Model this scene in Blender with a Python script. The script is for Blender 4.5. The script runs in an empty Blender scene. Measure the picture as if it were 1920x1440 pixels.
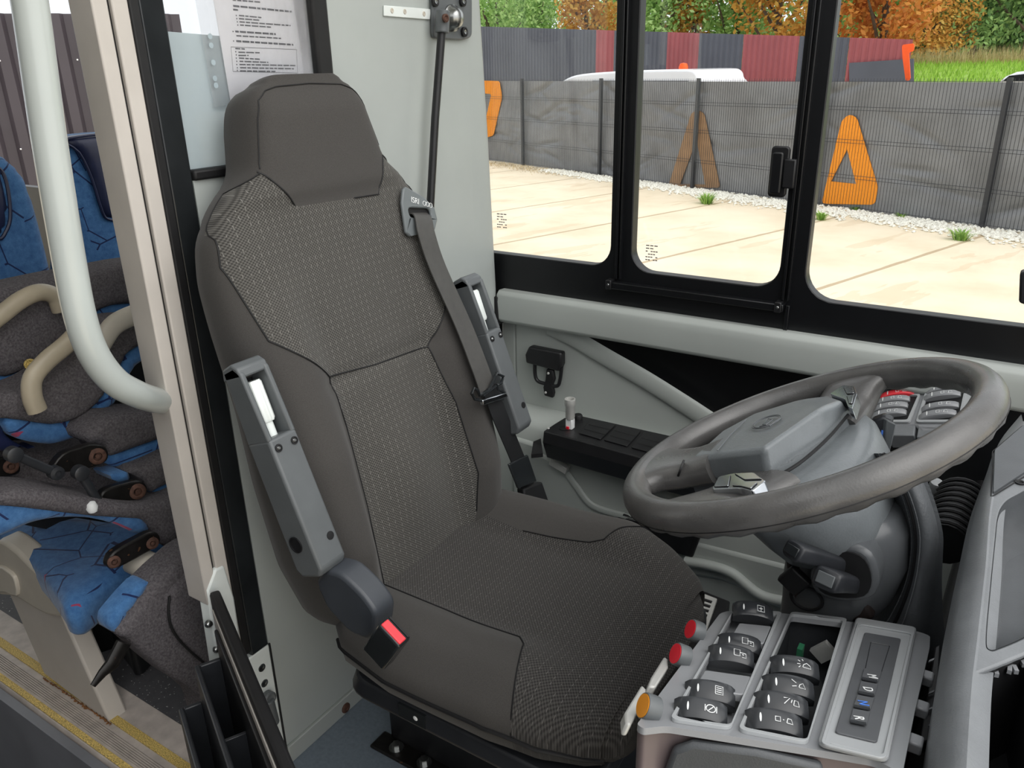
import bpy, bmesh, math, random
from mathutils import Vector as V, Matrix as M
from mathutils.geometry import tessellate_polygon
random.seed(7)
SC=bpy.context.scene; COL=SC.collection
PI=math.pi; R=math.radians
# ---------------------------------------------------------------- camera
F=1500.0; H=1.35; YAW=R(56.8); PIT=math.atan(F/3781.0); ROL=R(1.21)
CAM=V((0,0,H))
_h=V((-math.cos(YAW),math.sin(YAW),0)); _r=V((_h.y,-_h.x,0)); _z=V((0,0,1))
FW=_h*math.cos(PIT)-_z*math.sin(PIT); _u=_h*math.sin(PIT)+_z*math.cos(PIT)
RT=_r*math.cos(ROL)-_u*math.sin(ROL); UP=_u*math.cos(ROL)+_r*math.sin(ROL)
def ray(px,py): return FW*F+RT*(px-960)-UP*(py-720)
def A(px,py,x=None,y=None,z=None):
    """point of a known real plane (x, y or z given) that was measured at this photo pixel"""
    d=ray(px,py)
    t=(x/d.x) if x is not None else (y/d.y) if y is not None else ((z-H)/d.z)
    return CAM+d*t
def AP(px,py,p0,n):
    d=ray(px,py); return CAM+d*((p0-CAM).dot(n)/d.dot(n))
cd=bpy.data.cameras.new('camera'); cam=bpy.data.objects.new('camera',cd); COL.objects.link(cam)
mw=M((RT,UP,-FW)).transposed().to_4x4(); mw.translation=CAM; cam.matrix_world=mw
cd.sensor_width=36; cd.lens=36*F/1920; cd.clip_start=.02; cd.clip_end=400
SC.camera=cam
# ---------------------------------------------------------------- objects
W={}
def tag(o,label=None,cat=None,group=None,kind=None):
    if label: o['label']=label
    if cat: o['category']=cat
    if group: o['group']=group
    if kind: o['kind']=kind
    return o
def thing(name,label,cat,loc,group=None,mat=None,kind=None):
    o=bpy.data.objects.new(name,None); COL.objects.link(o)
    m=mat.copy() if mat else M.Translation(V(loc)); o.matrix_world=m; W[o.name]=m
    o.empty_display_size=.05
    return tag(o,label,cat,group,kind)
class MB:
    def __init__(s,mat=None): s.v=[];s.f=[];s.uv=[];s.m=mat;s.fm=[];s.cm=0
    def p(s,co,uv=None):
        co=V(co)
        if s.m: co=s.m@co
        s.v.append(co); s.uv.append(uv or (co.x,co.y)); return len(s.v)-1
    def face(s,ids): s.f.append(tuple(ids)); s.fm.append(s.cm)
    def poly(s,pts): s.face([s.p(q) for q in pts]); return s
    def box(s,c,size,rot=None):
        c=V(c); h=V(size)*.5; ids=[]
        for i in range(8):
            d=V((h.x*(1 if i&1 else -1),h.y*(1 if i&2 else -1),h.z*(1 if i&4 else -1)))
            ids.append(s.p(c+(rot@d if rot else d)))
        for f in ((0,2,3,1),(4,5,7,6),(0,1,5,4),(2,6,7,3),(0,4,6,2),(1,3,7,5)): s.face([ids[k] for k in f])
        return s
    def prism(s,pts,vec):
        vec=V(vec); a=[s.p(q) for q in pts]; b=[s.p(V(q)+vec) for q in pts]; n=len(a)
        s.face(a[::-1]); s.face(b)
        for i in range(n): s.face((a[i],a[(i+1)%n],b[(i+1)%n],b[i]))
        return s
    def loft(s,rings,cap=True,closed=True):
        R_=[[s.p(q) for q in r] for r in rings]; n=len(R_[0])
        for a,b in zip(R_,R_[1:]):
            for i in range(n if closed else n-1): s.face((a[i],a[(i+1)%n],b[(i+1)%n],b[i]))
        if cap: s.face(R_[0][::-1]); s.face(R_[-1])
        return s
    def tube(s,path,r,n=10,closed=False,flat=1.0,nrm=None):
        path=[V(q) for q in path]; N=len(path); rings=[]; prev=None
        for i,q in enumerate(path):
            a=path[i-1] if (i>0 or closed) else q; b=path[(i+1)%N] if (i<N-1 or closed) else q
            t=(b-a).normalized()
            if nrm is not None: e=(V(nrm)-t*V(nrm).dot(t)).normalized()
            elif prev is None:
                e=t.cross(V((0,0,1)))
                if e.length<.1: e=t.cross(V((0,1,0)))
                e.normalize()
            else: e=(prev-t*prev.dot(t)).normalized()
            prev=e; f=t.cross(e); rr=r[i] if isinstance(r,(list,tuple)) else r
            rings.append([q+e*(math.cos(2*PI*k/n)*rr*flat)+f*(math.sin(2*PI*k/n)*rr) for k in range(n)])
        if closed: s.loft(rings+[rings[0]],cap=False)
        else: s.loft(rings)
        return s
    def lathe(s,prof,o,ax,n=20):
        o=V(o);ax=V(ax).normalized(); e=ax.orthogonal().normalized(); f=ax.cross(e)
        rings=[[o+ax*h+e*(math.cos(2*PI*k/n)*r)+f*(math.sin(2*PI*k/n)*r) for k in range(n)] for r,h in prof]
        return s.loft(rings)
    def grid(s,fn,nu,nv):
        ids=[[None]*(nv+1) for _ in range(nu+1)]
        for i in range(nu+1):
            for j in range(nv+1): ids[i][j]=s.p(fn(i/nu,j/nv),(i/nu,j/nv))
        for i in range(nu):
            for j in range(nv): s.face((ids[i][j],ids[i+1][j],ids[i+1][j+1],ids[i][j+1]))
        return s
    def build(s,name,mat,parent=None,bevel=0,seg=2,ang=40,smooth=True,sub=0,solid=0,recalc=True):
        me=bpy.data.meshes.new(name)
        inv=W[parent.name].inverted() if parent else None
        me.from_pydata([tuple(inv@q) if inv else tuple(q) for q in s.v],[],s.f)
        ul=me.uv_layers.new(name='UVMap')
        for l in me.loops: ul.data[l.index].uv=s.uv[l.vertex_index]
        mats=mat if isinstance(mat,(list,tuple)) else [mat]
        for m_ in mats: me.materials.append(m_)
        if any(s.fm):
            for p_,k in zip(me.polygons,s.fm): p_.material_index=k
        if recalc:
            bm=bmesh.new(); bm.from_mesh(me); bmesh.ops.recalc_face_normals(bm,faces=bm.faces); bm.to_mesh(me); bm.free()
        if smooth:
            for p_ in me.polygons: p_.use_smooth=True
            if not sub: me.set_sharp_from_angle(angle=R(ang))
        o=bpy.data.objects.new(name,me); COL.objects.link(o)
        if parent: o.parent=parent; W[o.name]=W[parent.name]
        else: W[o.name]=M.Identity(4)
        if solid:
            q=o.modifiers.new('solid','SOLIDIFY'); q.thickness=solid; q.offset=0
        if bevel:
            q=o.modifiers.new('bevel','BEVEL'); q.width=bevel; q.segments=seg; q.limit_method='ANGLE'; q.angle_limit=R(35); q.harden_normals=False
            q.use_clamp_overlap=True
        if sub:
            q=o.modifiers.new('sub','SUBSURF'); q.levels=sub; q.render_levels=sub
        me.update(); return o
def plate(name,outer,holes,vec,mat,parent=None,bevel=0):
    """flat plate with real holes, thickness along vec"""
    bm=bmesh.new(); vec=V(vec); es=[]
    inv=W[parent.name].inverted() if parent else M.Identity(4)
    loops=[[V(q) for q in l] for l in [outer]+holes]; vs=[bm.verts.new(inv@q) for l in loops for q in l]
    for t in tessellate_polygon(loops):
        if len(set(t))==3:
            try: bm.faces.new([vs[i] for i in t])
            except ValueError: pass
    bmesh.ops.dissolve_limit(bm,angle_limit=.01,verts=bm.verts[:],edges=bm.edges[:])
    g=bmesh.ops.extrude_face_region(bm,geom=bm.faces[:])
    bmesh.ops.translate(bm,verts=[e for e in g['geom'] if isinstance(e,bmesh.types.BMVert)],vec=inv.to_3x3()@vec)
    bmesh.ops.recalc_face_normals(bm,faces=bm.faces)
    me=bpy.data.meshes.new(name); bm.to_mesh(me); bm.free(); me.materials.append(mat)
    o=bpy.data.objects.new(name,me); COL.objects.link(o)
    if parent: o.parent=parent; W[o.name]=W[parent.name]
    else: W[o.name]=M.Identity(4)
    if bevel:
        q=o.modifiers.new('bevel','BEVEL'); q.width=bevel; q.segments=2; q.limit_method='ANGLE'; q.angle_limit=R(40)
        for p_ in me.polygons: p_.use_smooth=True
        me.set_sharp_from_angle(angle=R(50))
    return o
def struct(o): o['kind']='structure'; return o
def rrect(x0,x1,y0,y1,r,n=6,f=lambda a,b:(a,b,0)):
    """rounded rectangle loop, r = (r00, r10, r11, r01)"""
    if not isinstance(r,(tuple,list)): r=(r,)*4
    out=[]
    for (cx,cy,sx,sy,rr,a0) in ((x0,y0,1,1,r[0],PI),(x1,y0,-1,1,r[1],1.5*PI),(x1,y1,-1,-1,r[2],0),(x0,y1,1,-1,r[3],.5*PI)):
        if rr<=0: out.append(f(cx,cy)); continue
        for k in range(n+1):
            a=a0+.5*PI*k/n; out.append(f(cx+sx*rr+math.cos(a)*rr,cy+sy*rr+math.sin(a)*rr))
    return out
def smooth_path(pts,n=6,closed=False):
    """Catmull-Rom through points"""
    P=[V(q) for q in pts]; N=len(P); out=[]
    for i in range(N if closed else N-1):
        p0=P[i-1] if (i>0 or closed) else P[0]*2-P[1]; p1=P[i]; p2=P[(i+1)%N]; p3=P[(i+2)%N] if (i+2<N or closed) else P[-1]*2-P[-2]
        for k in range(n):
            t=k/n; out.append(.5*((2*p1)+(p2-p0)*t+(2*p0-5*p1+4*p2-p3)*t*t+(3*p1-p0-3*p2+p3)*t**3))
    if not closed: out.append(P[-1])
    return out
def sst(a,b,x):
    t=min(1,max(0,(x-a)/(b-a))); return t*t*(3-2*t)
def lerp(tab,x):
    if x<=tab[0][0]: return tab[0][1]
    for (a,va),(b,vb) in zip(tab,tab[1:]):
        if x<=b: return va+(vb-va)*(x-a)/(b-a)
    return tab[-1][1]
def smooth_tab(tab):
    return lambda x:(lerp(tab,x-.012)+lerp(tab,x)+lerp(tab,x+.012))/3
def sdp(poly,x,y):
    """signed distance to a 2D polygon, positive inside"""
    ins=False; d=1e9; n=len(poly)
    for i in range(n):
        x1,y1=poly[i];x2,y2=poly[(i+1)%n]
        if (y1>y)!=(y2>y) and x<(x2-x1)*(y-y1)/(y2-y1)+x1: ins=not ins
        dx,dy=x2-x1,y2-y1; t=max(0,min(1,((x-x1)*dx+(y-y1)*dy)/(dx*dx+dy*dy+1e-12)))
        d=min(d,math.hypot(x-x1-t*dx,y-y1-t*dy))
    return d if ins else -d
def split(verts,uvs,faces,sds):
    """cut a mesh along zero lines of signed distances; first field that is positive claims the piece"""
    verts=list(verts);uvs=list(uvs);fl=[list(s) for s in sds]; out=[[] for _ in range(len(sds)+1)]
    def cut(fs,k):
        S=fl[k]; pos=[];neg=[]; cache={}
        def mid(a,b):
            key=(min(a,b),max(a,b))
            if key not in cache:
                t=S[a]/(S[a]-S[b]); verts.append(verts[a].lerp(verts[b],t)); uvs.append((uvs[a][0]+(uvs[b][0]-uvs[a][0])*t,uvs[a][1]+(uvs[b][1]-uvs[a][1])*t))
                for q in fl: q.append(q[a]+(q[b]-q[a])*t)
                S[-1]=0.0; cache[key]=len(verts)-1
            return cache[key]
        for f in fs:
            sg=[S[i]>=0 for i in f]
            if all(sg): pos.append(f); continue
            if not any(sg): neg.append(f); continue
            P=[];N=[]
            for i in range(len(f)):
                a,b=f[i],f[(i+1)%len(f)]
                (P if S[a]>=0 else N).append(a)
                if (S[a]>=0)!=(S[b]>=0):
                    m_=mid(a,b); P.append(m_);N.append(m_)
            if len(P)>2: pos.append(tuple(P))
            if len(N)>2: neg.append(tuple(N))
        return pos,neg
    rest=faces
    for k in range(len(sds)): out[k],rest=cut(rest,k)
    out[-1]=rest
    return verts,uvs,out
def piece(name,verts,uvs,faces,mat,parent):
    b=MB(); mp={}
    for f in faces:
        ids=[]
        for i in f:
            if i not in mp: mp[i]=b.p(verts[i],uvs[i])
            ids.append(mp[i])
        if len(set(ids))>2: b.face(ids)
    return b.build(name,mat,parent,ang=60,recalc=False)
# ---------------------------------------------------------------- materials
def lin(c):
    return tuple((x/12.92 if x<=.04045 else ((x+.055)/1.055)**2.4) for x in c)
def hexc(h): return lin([int(h[i:i+2],16)/255 for i in (0,2,4)])+(1,)
class NT:
    def __init__(s,name):
        s.mat=bpy.data.materials.new(name); s.mat.use_nodes=True; s.t=s.mat.node_tree; s.n=s.t.nodes; s.bs=s.n['Principled BSDF']; s.out=s.n['Material Output']
    def add(s,ty,**kw):
        x=s.n.new(ty)
        for k,v in kw.items(): setattr(x,k,v)
        return x
    def link(s,a,b): s.t.links.new(a,b)
    def setin(s,sock,v):
        if hasattr(v,'node'): s.link(v,sock)
        else: sock.default_value=v
    def math(s,op,a,b=0.0,c=None):
        x=s.add('ShaderNodeMath',operation=op); s.setin(x.inputs[0],a); s.setin(x.inputs[1],b)
        if c is not None: s.setin(x.inputs[2],c)
        return x.outputs[0]
    def coord(s,kind='Object'): return s.add('ShaderNodeTexCoord').outputs[kind]
    def mapping(s,vec,scale=(1,1,1),rot=(0,0,0),loc=(0,0,0)):
        x=s.add('ShaderNodeMapping'); s.link(vec,x.inputs[0]); x.inputs['Scale'].default_value=scale; x.inputs['Rotation'].default_value=rot; x.inputs['Location'].default_value=loc
        return x.outputs[0]
    def noise(s,vec,scale,detail=3,rough=.55):
        x=s.add('ShaderNodeTexNoise'); s.link(vec,x.inputs['Vector']); x.inputs['Scale'].default_value=scale; x.inputs['Detail'].default_value=detail; x.inputs['Roughness'].default_value=rough
        return x.outputs[0]
    def ramp(s,fac,stops):
        x=s.add('ShaderNodeValToRGB'); s.link(fac,x.inputs[0]); el=x.color_ramp.elements
        el[0].position,el[0].color=stops[0]; el[1].position,el[1].color=stops[-1]
        for p_,c_ in stops[1:-1]:
            e=el.new(p_); e.color=c_
        return x.outputs[0]
    def mix(s,fac,a,b,mode='MIX'):
        x=s.add('ShaderNodeMix',data_type='RGBA',blend_type=mode); s.setin(x.inputs[0],fac); s.setin(x.inputs[6],a); s.setin(x.inputs[7],b); return x.outputs[2]
    def bump(s,h,strength=.3,dist=.001):
        x=s.add('ShaderNodeBump'); s.link(h,x.inputs['Height']); x.inputs['Strength'].default_value=strength; x.inputs['Distance'].default_value=dist
        s.link(x.outputs[0],s.bs.inputs['Normal'])
    def sep(s,vec):
        x=s.add('ShaderNodeSeparateXYZ'); s.link(vec,x.inputs[0]); return x.outputs
    def base(s,c,rough=.5,metal=0,spec=.5):
        s.setin(s.bs.inputs['Base Color'],c); s.setin(s.bs.inputs['Roughness'],rough); s.bs.inputs['Metallic'].default_value=metal
        s.bs.inputs['Specular IOR Level'].default_value=spec; return s
def mat(name,h,rough=.5,metal=0,var=.08,vs=30,bump=0,bs=300,spec=.5,coat=0,speck=None,rv=0,bd=.001):
    t=NT(name); c=hexc(h); vec=t.coord()
    n1=t.noise(vec,vs,4)
    d=tuple(max(0,x*(1-var*1.4)) for x in c[:3])+(1,); l=tuple(min(1,x*(1+var)) for x in c[:3])+(1,)
    col=t.ramp(n1,[(.3,d),(.7,l)])
    if speck:
        sc,thr,sh=speck; n2=t.noise(vec,sc,1); col=t.mix(t.math('GREATER_THAN',n2,thr),col,hexc(sh))
    rg=rough
    if rv: rg=t.math('ADD',rough-rv/2,t.math('MULTIPLY',t.noise(vec,vs*1.7,5),rv))
    t.base(col,rg,metal,spec)
    if bump: t.bump(t.noise(vec,bs,2),bump,bd)
    if coat: t.bs.inputs['Coat Weight'].default_value=coat
    return t.mat
MT={}
MT['wall']=mat('grey_wall_paint','b2b8b5',.45,var=.03,vs=6,bump=.04,bs=400)
MT['trim']=mat('grey_moulded_plastic','adb2ae',.5,var=.035,vs=5,bump=.05,bs=600)
MT['trim2']=mat('lower_grey_plastic','a9a9a6',.5,var=.04,vs=5,bump=.05,bs=600)
MT['black']=mat('black_window_frame','0e0f12',.38,var=.15,vs=20)
MT['rubber']=mat('black_rubber','131315',.6,var=.2,vs=40)
MT['gloss']=mat('glossy_black_strip','26292b',.14,var=.2,vs=10)
MT['blackp']=mat('black_plastic','1b1b1d',.42,var=.15,vs=40,bump=.08,bs=900)
MT['darkp']=mat('dark_grey_plastic','2c2e32',.4,var=.1,vs=30,bump=.1,bs=900)
MT['armp']=mat('armrest_plastic','5e6264',.42,var=.06,vs=20,bump=.08,bs=1100)
MT['recl']=mat('recliner_plastic','3f4349',.42,var=.06,vs=20,bump=.1,bs=900)
MT['wheelp']=mat('worn_wheel_leatherette','555453',.30,var=.2,vs=16,bump=.35,bs=420,rv=.22,bd=.0006,spec=.7)
MT['hubp']=mat('hub_grained_plastic','74797c',.30,var=.06,vs=30,bump=.5,bs=330,rv=.1,bd=.0007)
MT['colp']=mat('column_plastic','585b5e',.28,var=.06,vs=20,bump=.12,bs=800)
MT['leather']=mat('black_leather_boot','54575a',.42,var=.1,vs=40,bump=.55,bs=260,bd=.001)
MT['dash']=mat('dashboard_grained_plastic','777a7d',.38,var=.07,vs=30,bump=.35,bs=520,bd=.0007)
MT['dashd']=mat('dashboard_tray_plastic','505356',.45,var=.06,vs=30,bump=.2,bs=600)
MT['cons']=mat('console_plastic','8b8d90',.26,var=.02,vs=12,bump=.06,bs=900)
MT['consl']=mat('console_lighter_plastic','a6a9ab',.28,var=.02,vs=12,bump=.05,bs=900)
MT['consb']=mat('console_brownish_front','75696a',.35,var=.15,vs=8)
MT['rock']=mat('rocker_black_plastic','333538',.24,var=.06,vs=30)
MT['key']=mat('selector_key_plastic','55575a',.4,var=.05,vs=30)
MT['white']=mat('white_print','eef0f0',.5,var=.02)
MT['red']=mat('red_button','d31a2c',.3,var=.05)
MT['buckle']=mat('red_buckle_button','f0424c',.4,var=.05)
MT['amber']=mat('amber_button','e8930f',.3,var=.05)
MT['steel']=mat('bare_steel','a7a9a8',.3,1,var=.1,vs=60)
MT['chrome']=mat('satin_silver','c9cdd2',.18,1,var=.05)
MT['silver']=mat('silver_grille','c4c4c0',.35,.15,var=.08)
MT['rust']=mat('rusty_steel','5c4136',.7,.3,var=.35,vs=120)
MT['blackm']=mat('black_painted_steel','1d1b1a',.4,.3,var=.4,vs=50,speck=(90,.72,'59402f'))
MT['post']=mat('beige_aluminium_post','cdc7c0',.4,var=.05,vs=10)
MT['pole']=mat('grey_painted_pole','c3cac7',.25,var=.03,vs=8,coat=.3)
MT['zinc']=mat('white_zinc_bracket','eaf0ed',.35,var=.04,vs=15)
MT['beige']=mat('beige_plastic','c6bfb2',.45,var=.06,vs=12)
MT['ped']=mat('greyish_beige_pedestal','c9c2b9',.4,var=.05,vs=8)
MT['handle']=mat('khaki_handle_plastic','b3a893',.4,var=.1,vs=14)
MT['navy']=mat('navy_leather','232a4b',.38,var=.1,vs=20,bump=.15,bs=300)
MT['carpet']=mat('charcoal_carpet','696568',.95,var=.3,vs=240,bump=.9,bs=500,bd=.003,spec=.1)
MT['vinyl']=mat('blue_grey_vinyl','76818c',.55,var=.1,vs=120,speck=(420,.68,'7f8893'))
MT['lino']=mat('speckled_dark_lino','4b4a4d',.6,var=.1,vs=60,speck=(150,.70,'b9b7b3'))
MT['stepm']=mat('beige_step_edge','bdb3ab',.5,var=.14,vs=25)
MT['gold']=mat('gold_grit_strip','d0b468',.6,var=.5,vs=400,bump=.6,bs=600)
MT['aisle']=mat('aisle_riser_grey','74767c',.5,var=.12,vs=6)
MT['pebble']=mat('pale_pebbles','ebe5d8',.8,var=.3,vs=30)
MT['tarp']=mat('dark_tarp','828486',.34,var=.16,vs=1.6)
MT['fencewire']=mat('anthracite_wire','2b2d31',.5)
MT['orange']=mat('orange_paint','ff9c20',.6,var=.05)
MT['orange2']=mat('orange_paint_under_reflection','9a7a5a',.6,var=.12,vs=3)  # brown veil of a glass reflection mixed into the sign's orange
MT['hivis']=mat('bright_orange_paint','ff5a0a',.5,var=.05)
MT['sheet']=mat('anthracite_corrugated_steel','51555f',.5,var=.08,vs=1)
MT['sheetl']=mat('purplish_grey_corrugated_steel','423c42',.5,var=.12,vs=1)
MT['sheetr']=mat('corrugated_steel_with_red_reflection','9c5054',.5,var=.08,vs=1)  # red reflection in the window glass, painted as panel colour
MT['van']=mat('white_vehicle_paint','e8eaee',.25,var=.02,coat=.4)
MT['darkglass']=mat('dark_vehicle_glass','15181c',.1)
MT['straw']=mat('dry_straw','c2ab7c',.9,var=.3,vs=3)
MT['bark']=mat('grey_bark','5a4d40',.9,var=.3,vs=6)
MT['paper']=mat('white_paper','f6f6fa',.6,var=.01)
MT['ink']=mat('printed_ink','55565c',.7,var=.05)
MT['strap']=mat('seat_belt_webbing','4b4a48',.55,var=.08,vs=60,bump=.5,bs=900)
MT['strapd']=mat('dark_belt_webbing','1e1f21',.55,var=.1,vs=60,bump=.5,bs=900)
MT['green']=mat('green_plastic_clip','2c6b4c',.4)
MT['bluew']=mat('blue_lit_print','5a93ff',.4)
def fabric(name,h,h2,scale=1):
    t=NT(name); vec=t.coord(); c=t.ramp(t.noise(vec,900,2),[(.3,hexc(h)),(.7,hexc(h2))])
    c=t.mix(t.math('MULTIPLY',t.noise(vec,9,4),.35),c,hexc(h2))
    t.base(c,.92,0,.15); t.bump(t.noise(vec,1100,1),.35,.0006)
    t.bs.inputs['Sheen Weight'].default_value=.12
    return t.mat
MT['plain']=fabric('plain_grey_fabric','403e3c','4d4b49')
def weave(name,dark,mid,light,p1=.0058,p2=.0052,dashu=.0128,dashv=.0118,damt=.75):
    t=NT(name); u,v,_=t.sep(t.coord('UV'))
    wu=t.math('SINE',t.math('MULTIPLY',u,2*PI/p1)); wv=t.math('SINE',t.math('MULTIPLY',v,2*PI/p2))
    hgt=t.math('ADD',t.math('MULTIPLY',t.math('MULTIPLY',wu,wv),.5),.5)
    c=t.ramp(hgt,[(.15,hexc(dark)),(.8,hexc(mid))])
    du=t.math('LESS_THAN',t.math('FRACT',t.math('DIVIDE',u,dashu)),.075)
    dv=t.math('LESS_THAN',t.math('FRACT',t.math('DIVIDE',v,dashv)),.5)
    nz=t.math('GREATER_THAN',t.noise(t.coord('UV'),70,1),.42)
    m=t.math('MULTIPLY',t.math('MULTIPLY',t.math('MULTIPLY',du,dv),nz),damt)
    c=t.mix(m,c,hexc(light))
    big=t.noise(t.coord('UV'),7,4)
    c=t.mix(t.math('MULTIPLY',big,.3),c,hexc(mid))
    t.base(c,.9,0,.2); t.bump(hgt,.55,.0012); t.bs.inputs['Sheen Weight'].default_value=.1
    return t.mat
MT['weave']=weave('woven_insert_fabric','2d2c2a','64625e','908e89')
MT['weave2']=weave('woven_cushion_fabric','262524','504e4c','7c7976',.0056,.0064,.0124,.0108,.6)
def bluefab():
    t=NT('blue_patterned_moquette'); vec=t.coord()
    c=t.ramp(t.noise(vec,60,5,.7),[(.25,hexc('315a8c')),(.75,hexc('5585b8'))])
    for sc,rot,thr in ((6.5,(.3,.7,.5),.035),(7.5,(1.2,.4,2.1),.03)):
        w=t.add('ShaderNodeTexVoronoi',feature='DISTANCE_TO_EDGE'); t.link(t.mapping(vec,(1,1,1),rot),w.inputs['Vector']); w.inputs['Scale'].default_value=sc
        m=t.math('MULTIPLY',t.math('LESS_THAN',w.outputs['Distance'],thr*.35),t.math('GREATER_THAN',t.noise(vec,sc*1.3,1),.47))
        c=t.mix(m,c,hexc('1d2b55'))
    m=t.math('MULTIPLY',t.math('LESS_THAN',w.outputs['Distance'],.02),t.math('GREATER_THAN',t.noise(vec,16,1),.66))
    c=t.mix(m,c,hexc('a0405f'))
    t.base(c,.9,0,.2); t.bump(t.noise(vec,500,2),.5,.0015); t.bs.inputs['Sheen Weight'].default_value=.25
    return t.mat
MT['blue']=bluefab()
def glass(name,tint=(1,1,1,1),refl=.06,dirt=.0,film=None):
    t=NT(name); n=t.n; tr=t.add('ShaderNodeBsdfTransparent'); tr.inputs[0].default_value=tint
    gl=t.add('ShaderNodeBsdfGlossy'); gl.inputs['Roughness'].default_value=.02; gl.inputs['Color'].default_value=(1,1,1,1)
    fr=t.add('ShaderNodeFresnel'); fr.inputs[0].default_value=1.45
    mx=t.add('ShaderNodeMixShader'); t.link(t.math('MULTIPLY',fr.outputs[0],refl/.04*.7),mx.inputs[0]); t.link(tr.outputs[0],mx.inputs[1]); t.link(gl.outputs[0],mx.inputs[2])
    last=mx.outputs[0]
    if film:
        df=t.add('ShaderNodeBsdfDiffuse'); df.inputs[0].default_value=hexc(film[0]); tl=t.add('ShaderNodeBsdfTranslucent'); tl.inputs[0].default_value=hexc(film[0])
        m1=t.add('ShaderNodeMixShader'); m1.inputs[0].default_value=.5; t.link(df.outputs[0],m1.inputs[1]); t.link(tl.outputs[0],m1.inputs[2])
        m2=t.add('ShaderNodeMixShader'); t.link(last,m2.inputs[1]); t.link(m1.outputs[0],m2.inputs[2])
        nz=t.noise(t.coord(),14,4); t.link(t.math('ADD',film[1]-.1,t.math('MULTIPLY',nz,.2)),m2.inputs[0]); last=m2.outputs[0]
    t.n.remove(t.bs); t.link(last,t.out.inputs[0]); return t.mat
MT['glass']=glass('clear_window_glass')
MT['film']=glass('frosted_film_on_glass',film=('d9e4e8',.84))
MT['sleeve']=glass('clear_plastic_sleeve',refl=.06,film=('f4f5f8',.1))
def leaves(name,a,b,c):
    t=NT(name); g=t.add('ShaderNodeNewGeometry').outputs['Random Per Island']
    col=t.ramp(g,[(0,hexc(a)),(.5,hexc(b)),(1,hexc(c))]); t.base(col,.6,0,.3)
    tl=t.add('ShaderNodeBsdfTranslucent'); t.link(col,tl.inputs[0]); mx=t.add('ShaderNodeMixShader'); mx.inputs[0].default_value=.4
    t.link(t.bs.outputs[0],mx.inputs[1]); t.link(tl.outputs[0],mx.inputs[2]); t.link(mx.outputs[0],t.out.inputs[0]); return t.mat
MT['leafg']=leaves('green_leaves','6a9347','95bd68','bddb92')
MT['leafd']=leaves('deep_green_leaves','4f7540','759c58','a0c478')
MT['leafo']=leaves('leaves_with_orange_reflection','b97f38','d3a24a','dcbc66')  # orange reflection in the window glass, put into the leaf colour
MT['leafr']=leaves('leaves_with_russet_reflection','bd7233','d58d42','e0a858')  # leaf colour carries the redder part of the window reflection
MT['grass']=leaves('meadow_grass','7ba03a','9dc64e','b9d96a')
MT['tall']=leaves('dry_tall_grass','9a8f5a','c4b483','d8cda0')
MT['tuft']=leaves('weed_grass','6f9a3c','93b957','b4d07c')
# ================================================================ DRIVER SEAT
seat=thing('driver_seat','dark grey fabric driver seat with woven insert and integrated headrest, behind the steering wheel','seat',(-.65,.97,0))
TB=R(10.8); BN=V((math.cos(TB),0,math.sin(TB))); BV=V((-math.sin(TB),0,math.cos(TB))); BP=V((-.85,.972,.5))
def SP(u,v,w): return BP+V((0,u,0))+BV*v+BN*w
hw=smooth_tab([(-.06,.18),(-.03,.225),(0,.25),(.1,.268),(.25,.272),(.45,.262),(.58,.25),(.64,.235),(.69,.192),(.722,.147),(.76,.137),(.80,.127),(.83,.119),(.846,.106),(.856,.086),(.862,.055)])
sh=lambda v: .022*(1-sst(.35,.62,v))
thk=smooth_tab([(-.06,.06),(-.02,.10),(.1,.12),(.5,.12),(.66,.11),(.72,.105),(.8,.105),(.84,.09),(.856,.06),(.862,.03)])
def bfront(u,v):
    a=abs(u); b=lerp([(-.05,.02),(.0,.05),(.1,.068),(.27,.062),(.42,.032),(.55,.010),(.65,0)],v)
    f=b*sst(.105,.18,a)*(1-.35*sst(.2,.27,a))
    f+=.026*math.exp(-((v-.17)/.14)**2)*(1-sst(0,.13,a))
    f+=.012*sst(.655,.69,v)*(1-sst(.8,.853,v))
    f-=.010*math.exp(-((v-.378-.0)/.012)**2)*(1-sst(.12,.2,a))*.6
    return f
def ringpt(x,front,v):
    w=hw(v); t=thk(v); hd=sst(.70,.75,v); k=(1-min(1,abs(x))**((5+7*hd) if front else 4))**(1/(3.2-.6*hd if front else 3)); u=x*w+sh(v)
    mid=-t*.5+ (0 if v<.66 else -.004)
    if front: return SP(u,v,mid+k*(t*.5+bfront(u-sh(v)*.6,v)))
    return SP(u,v,mid-k*t*.5)
def bsurf(u,v,off=0.0): 
    return ringpt(max(-1,min(1,(u-sh(v))/hw(v))),True,v)+BN*off
NF,NB=64,14; vs=[]; uvs=[]; fs=[]
vv=[-.06+.80*i/80 if i<80 else .74+.122*math.sin(PI/2*(i-80)/20) for i in range(101)]
for v in vv:
    for i in range(NF+1):
        x=math.sin(PI/2*(-1+2*i/NF)); vs.append(ringpt(x,True,v)); uvs.append((x*hw(v)+sh(v),v))
    for i in range(1,NB):
        x=math.sin(PI/2*(1-2*i/NB)); vs.append(ringpt(x,False,v)); uvs.append((9,v))
NR=NF+NB
for r in range(100):
    for i in range(NR): fs.append((r*NR+i,r*NR+(i+1)%NR,(r+1)*NR+(i+1)%NR,(r+1)*NR+i))
fs.append(tuple(range(100*NR,101*NR)))
HP=[(-2,.73),(-.141,.725),(-.09,.664),(.1,.658),(.13,.722),(2,.73),(2,2),(-2,2)]
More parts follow.
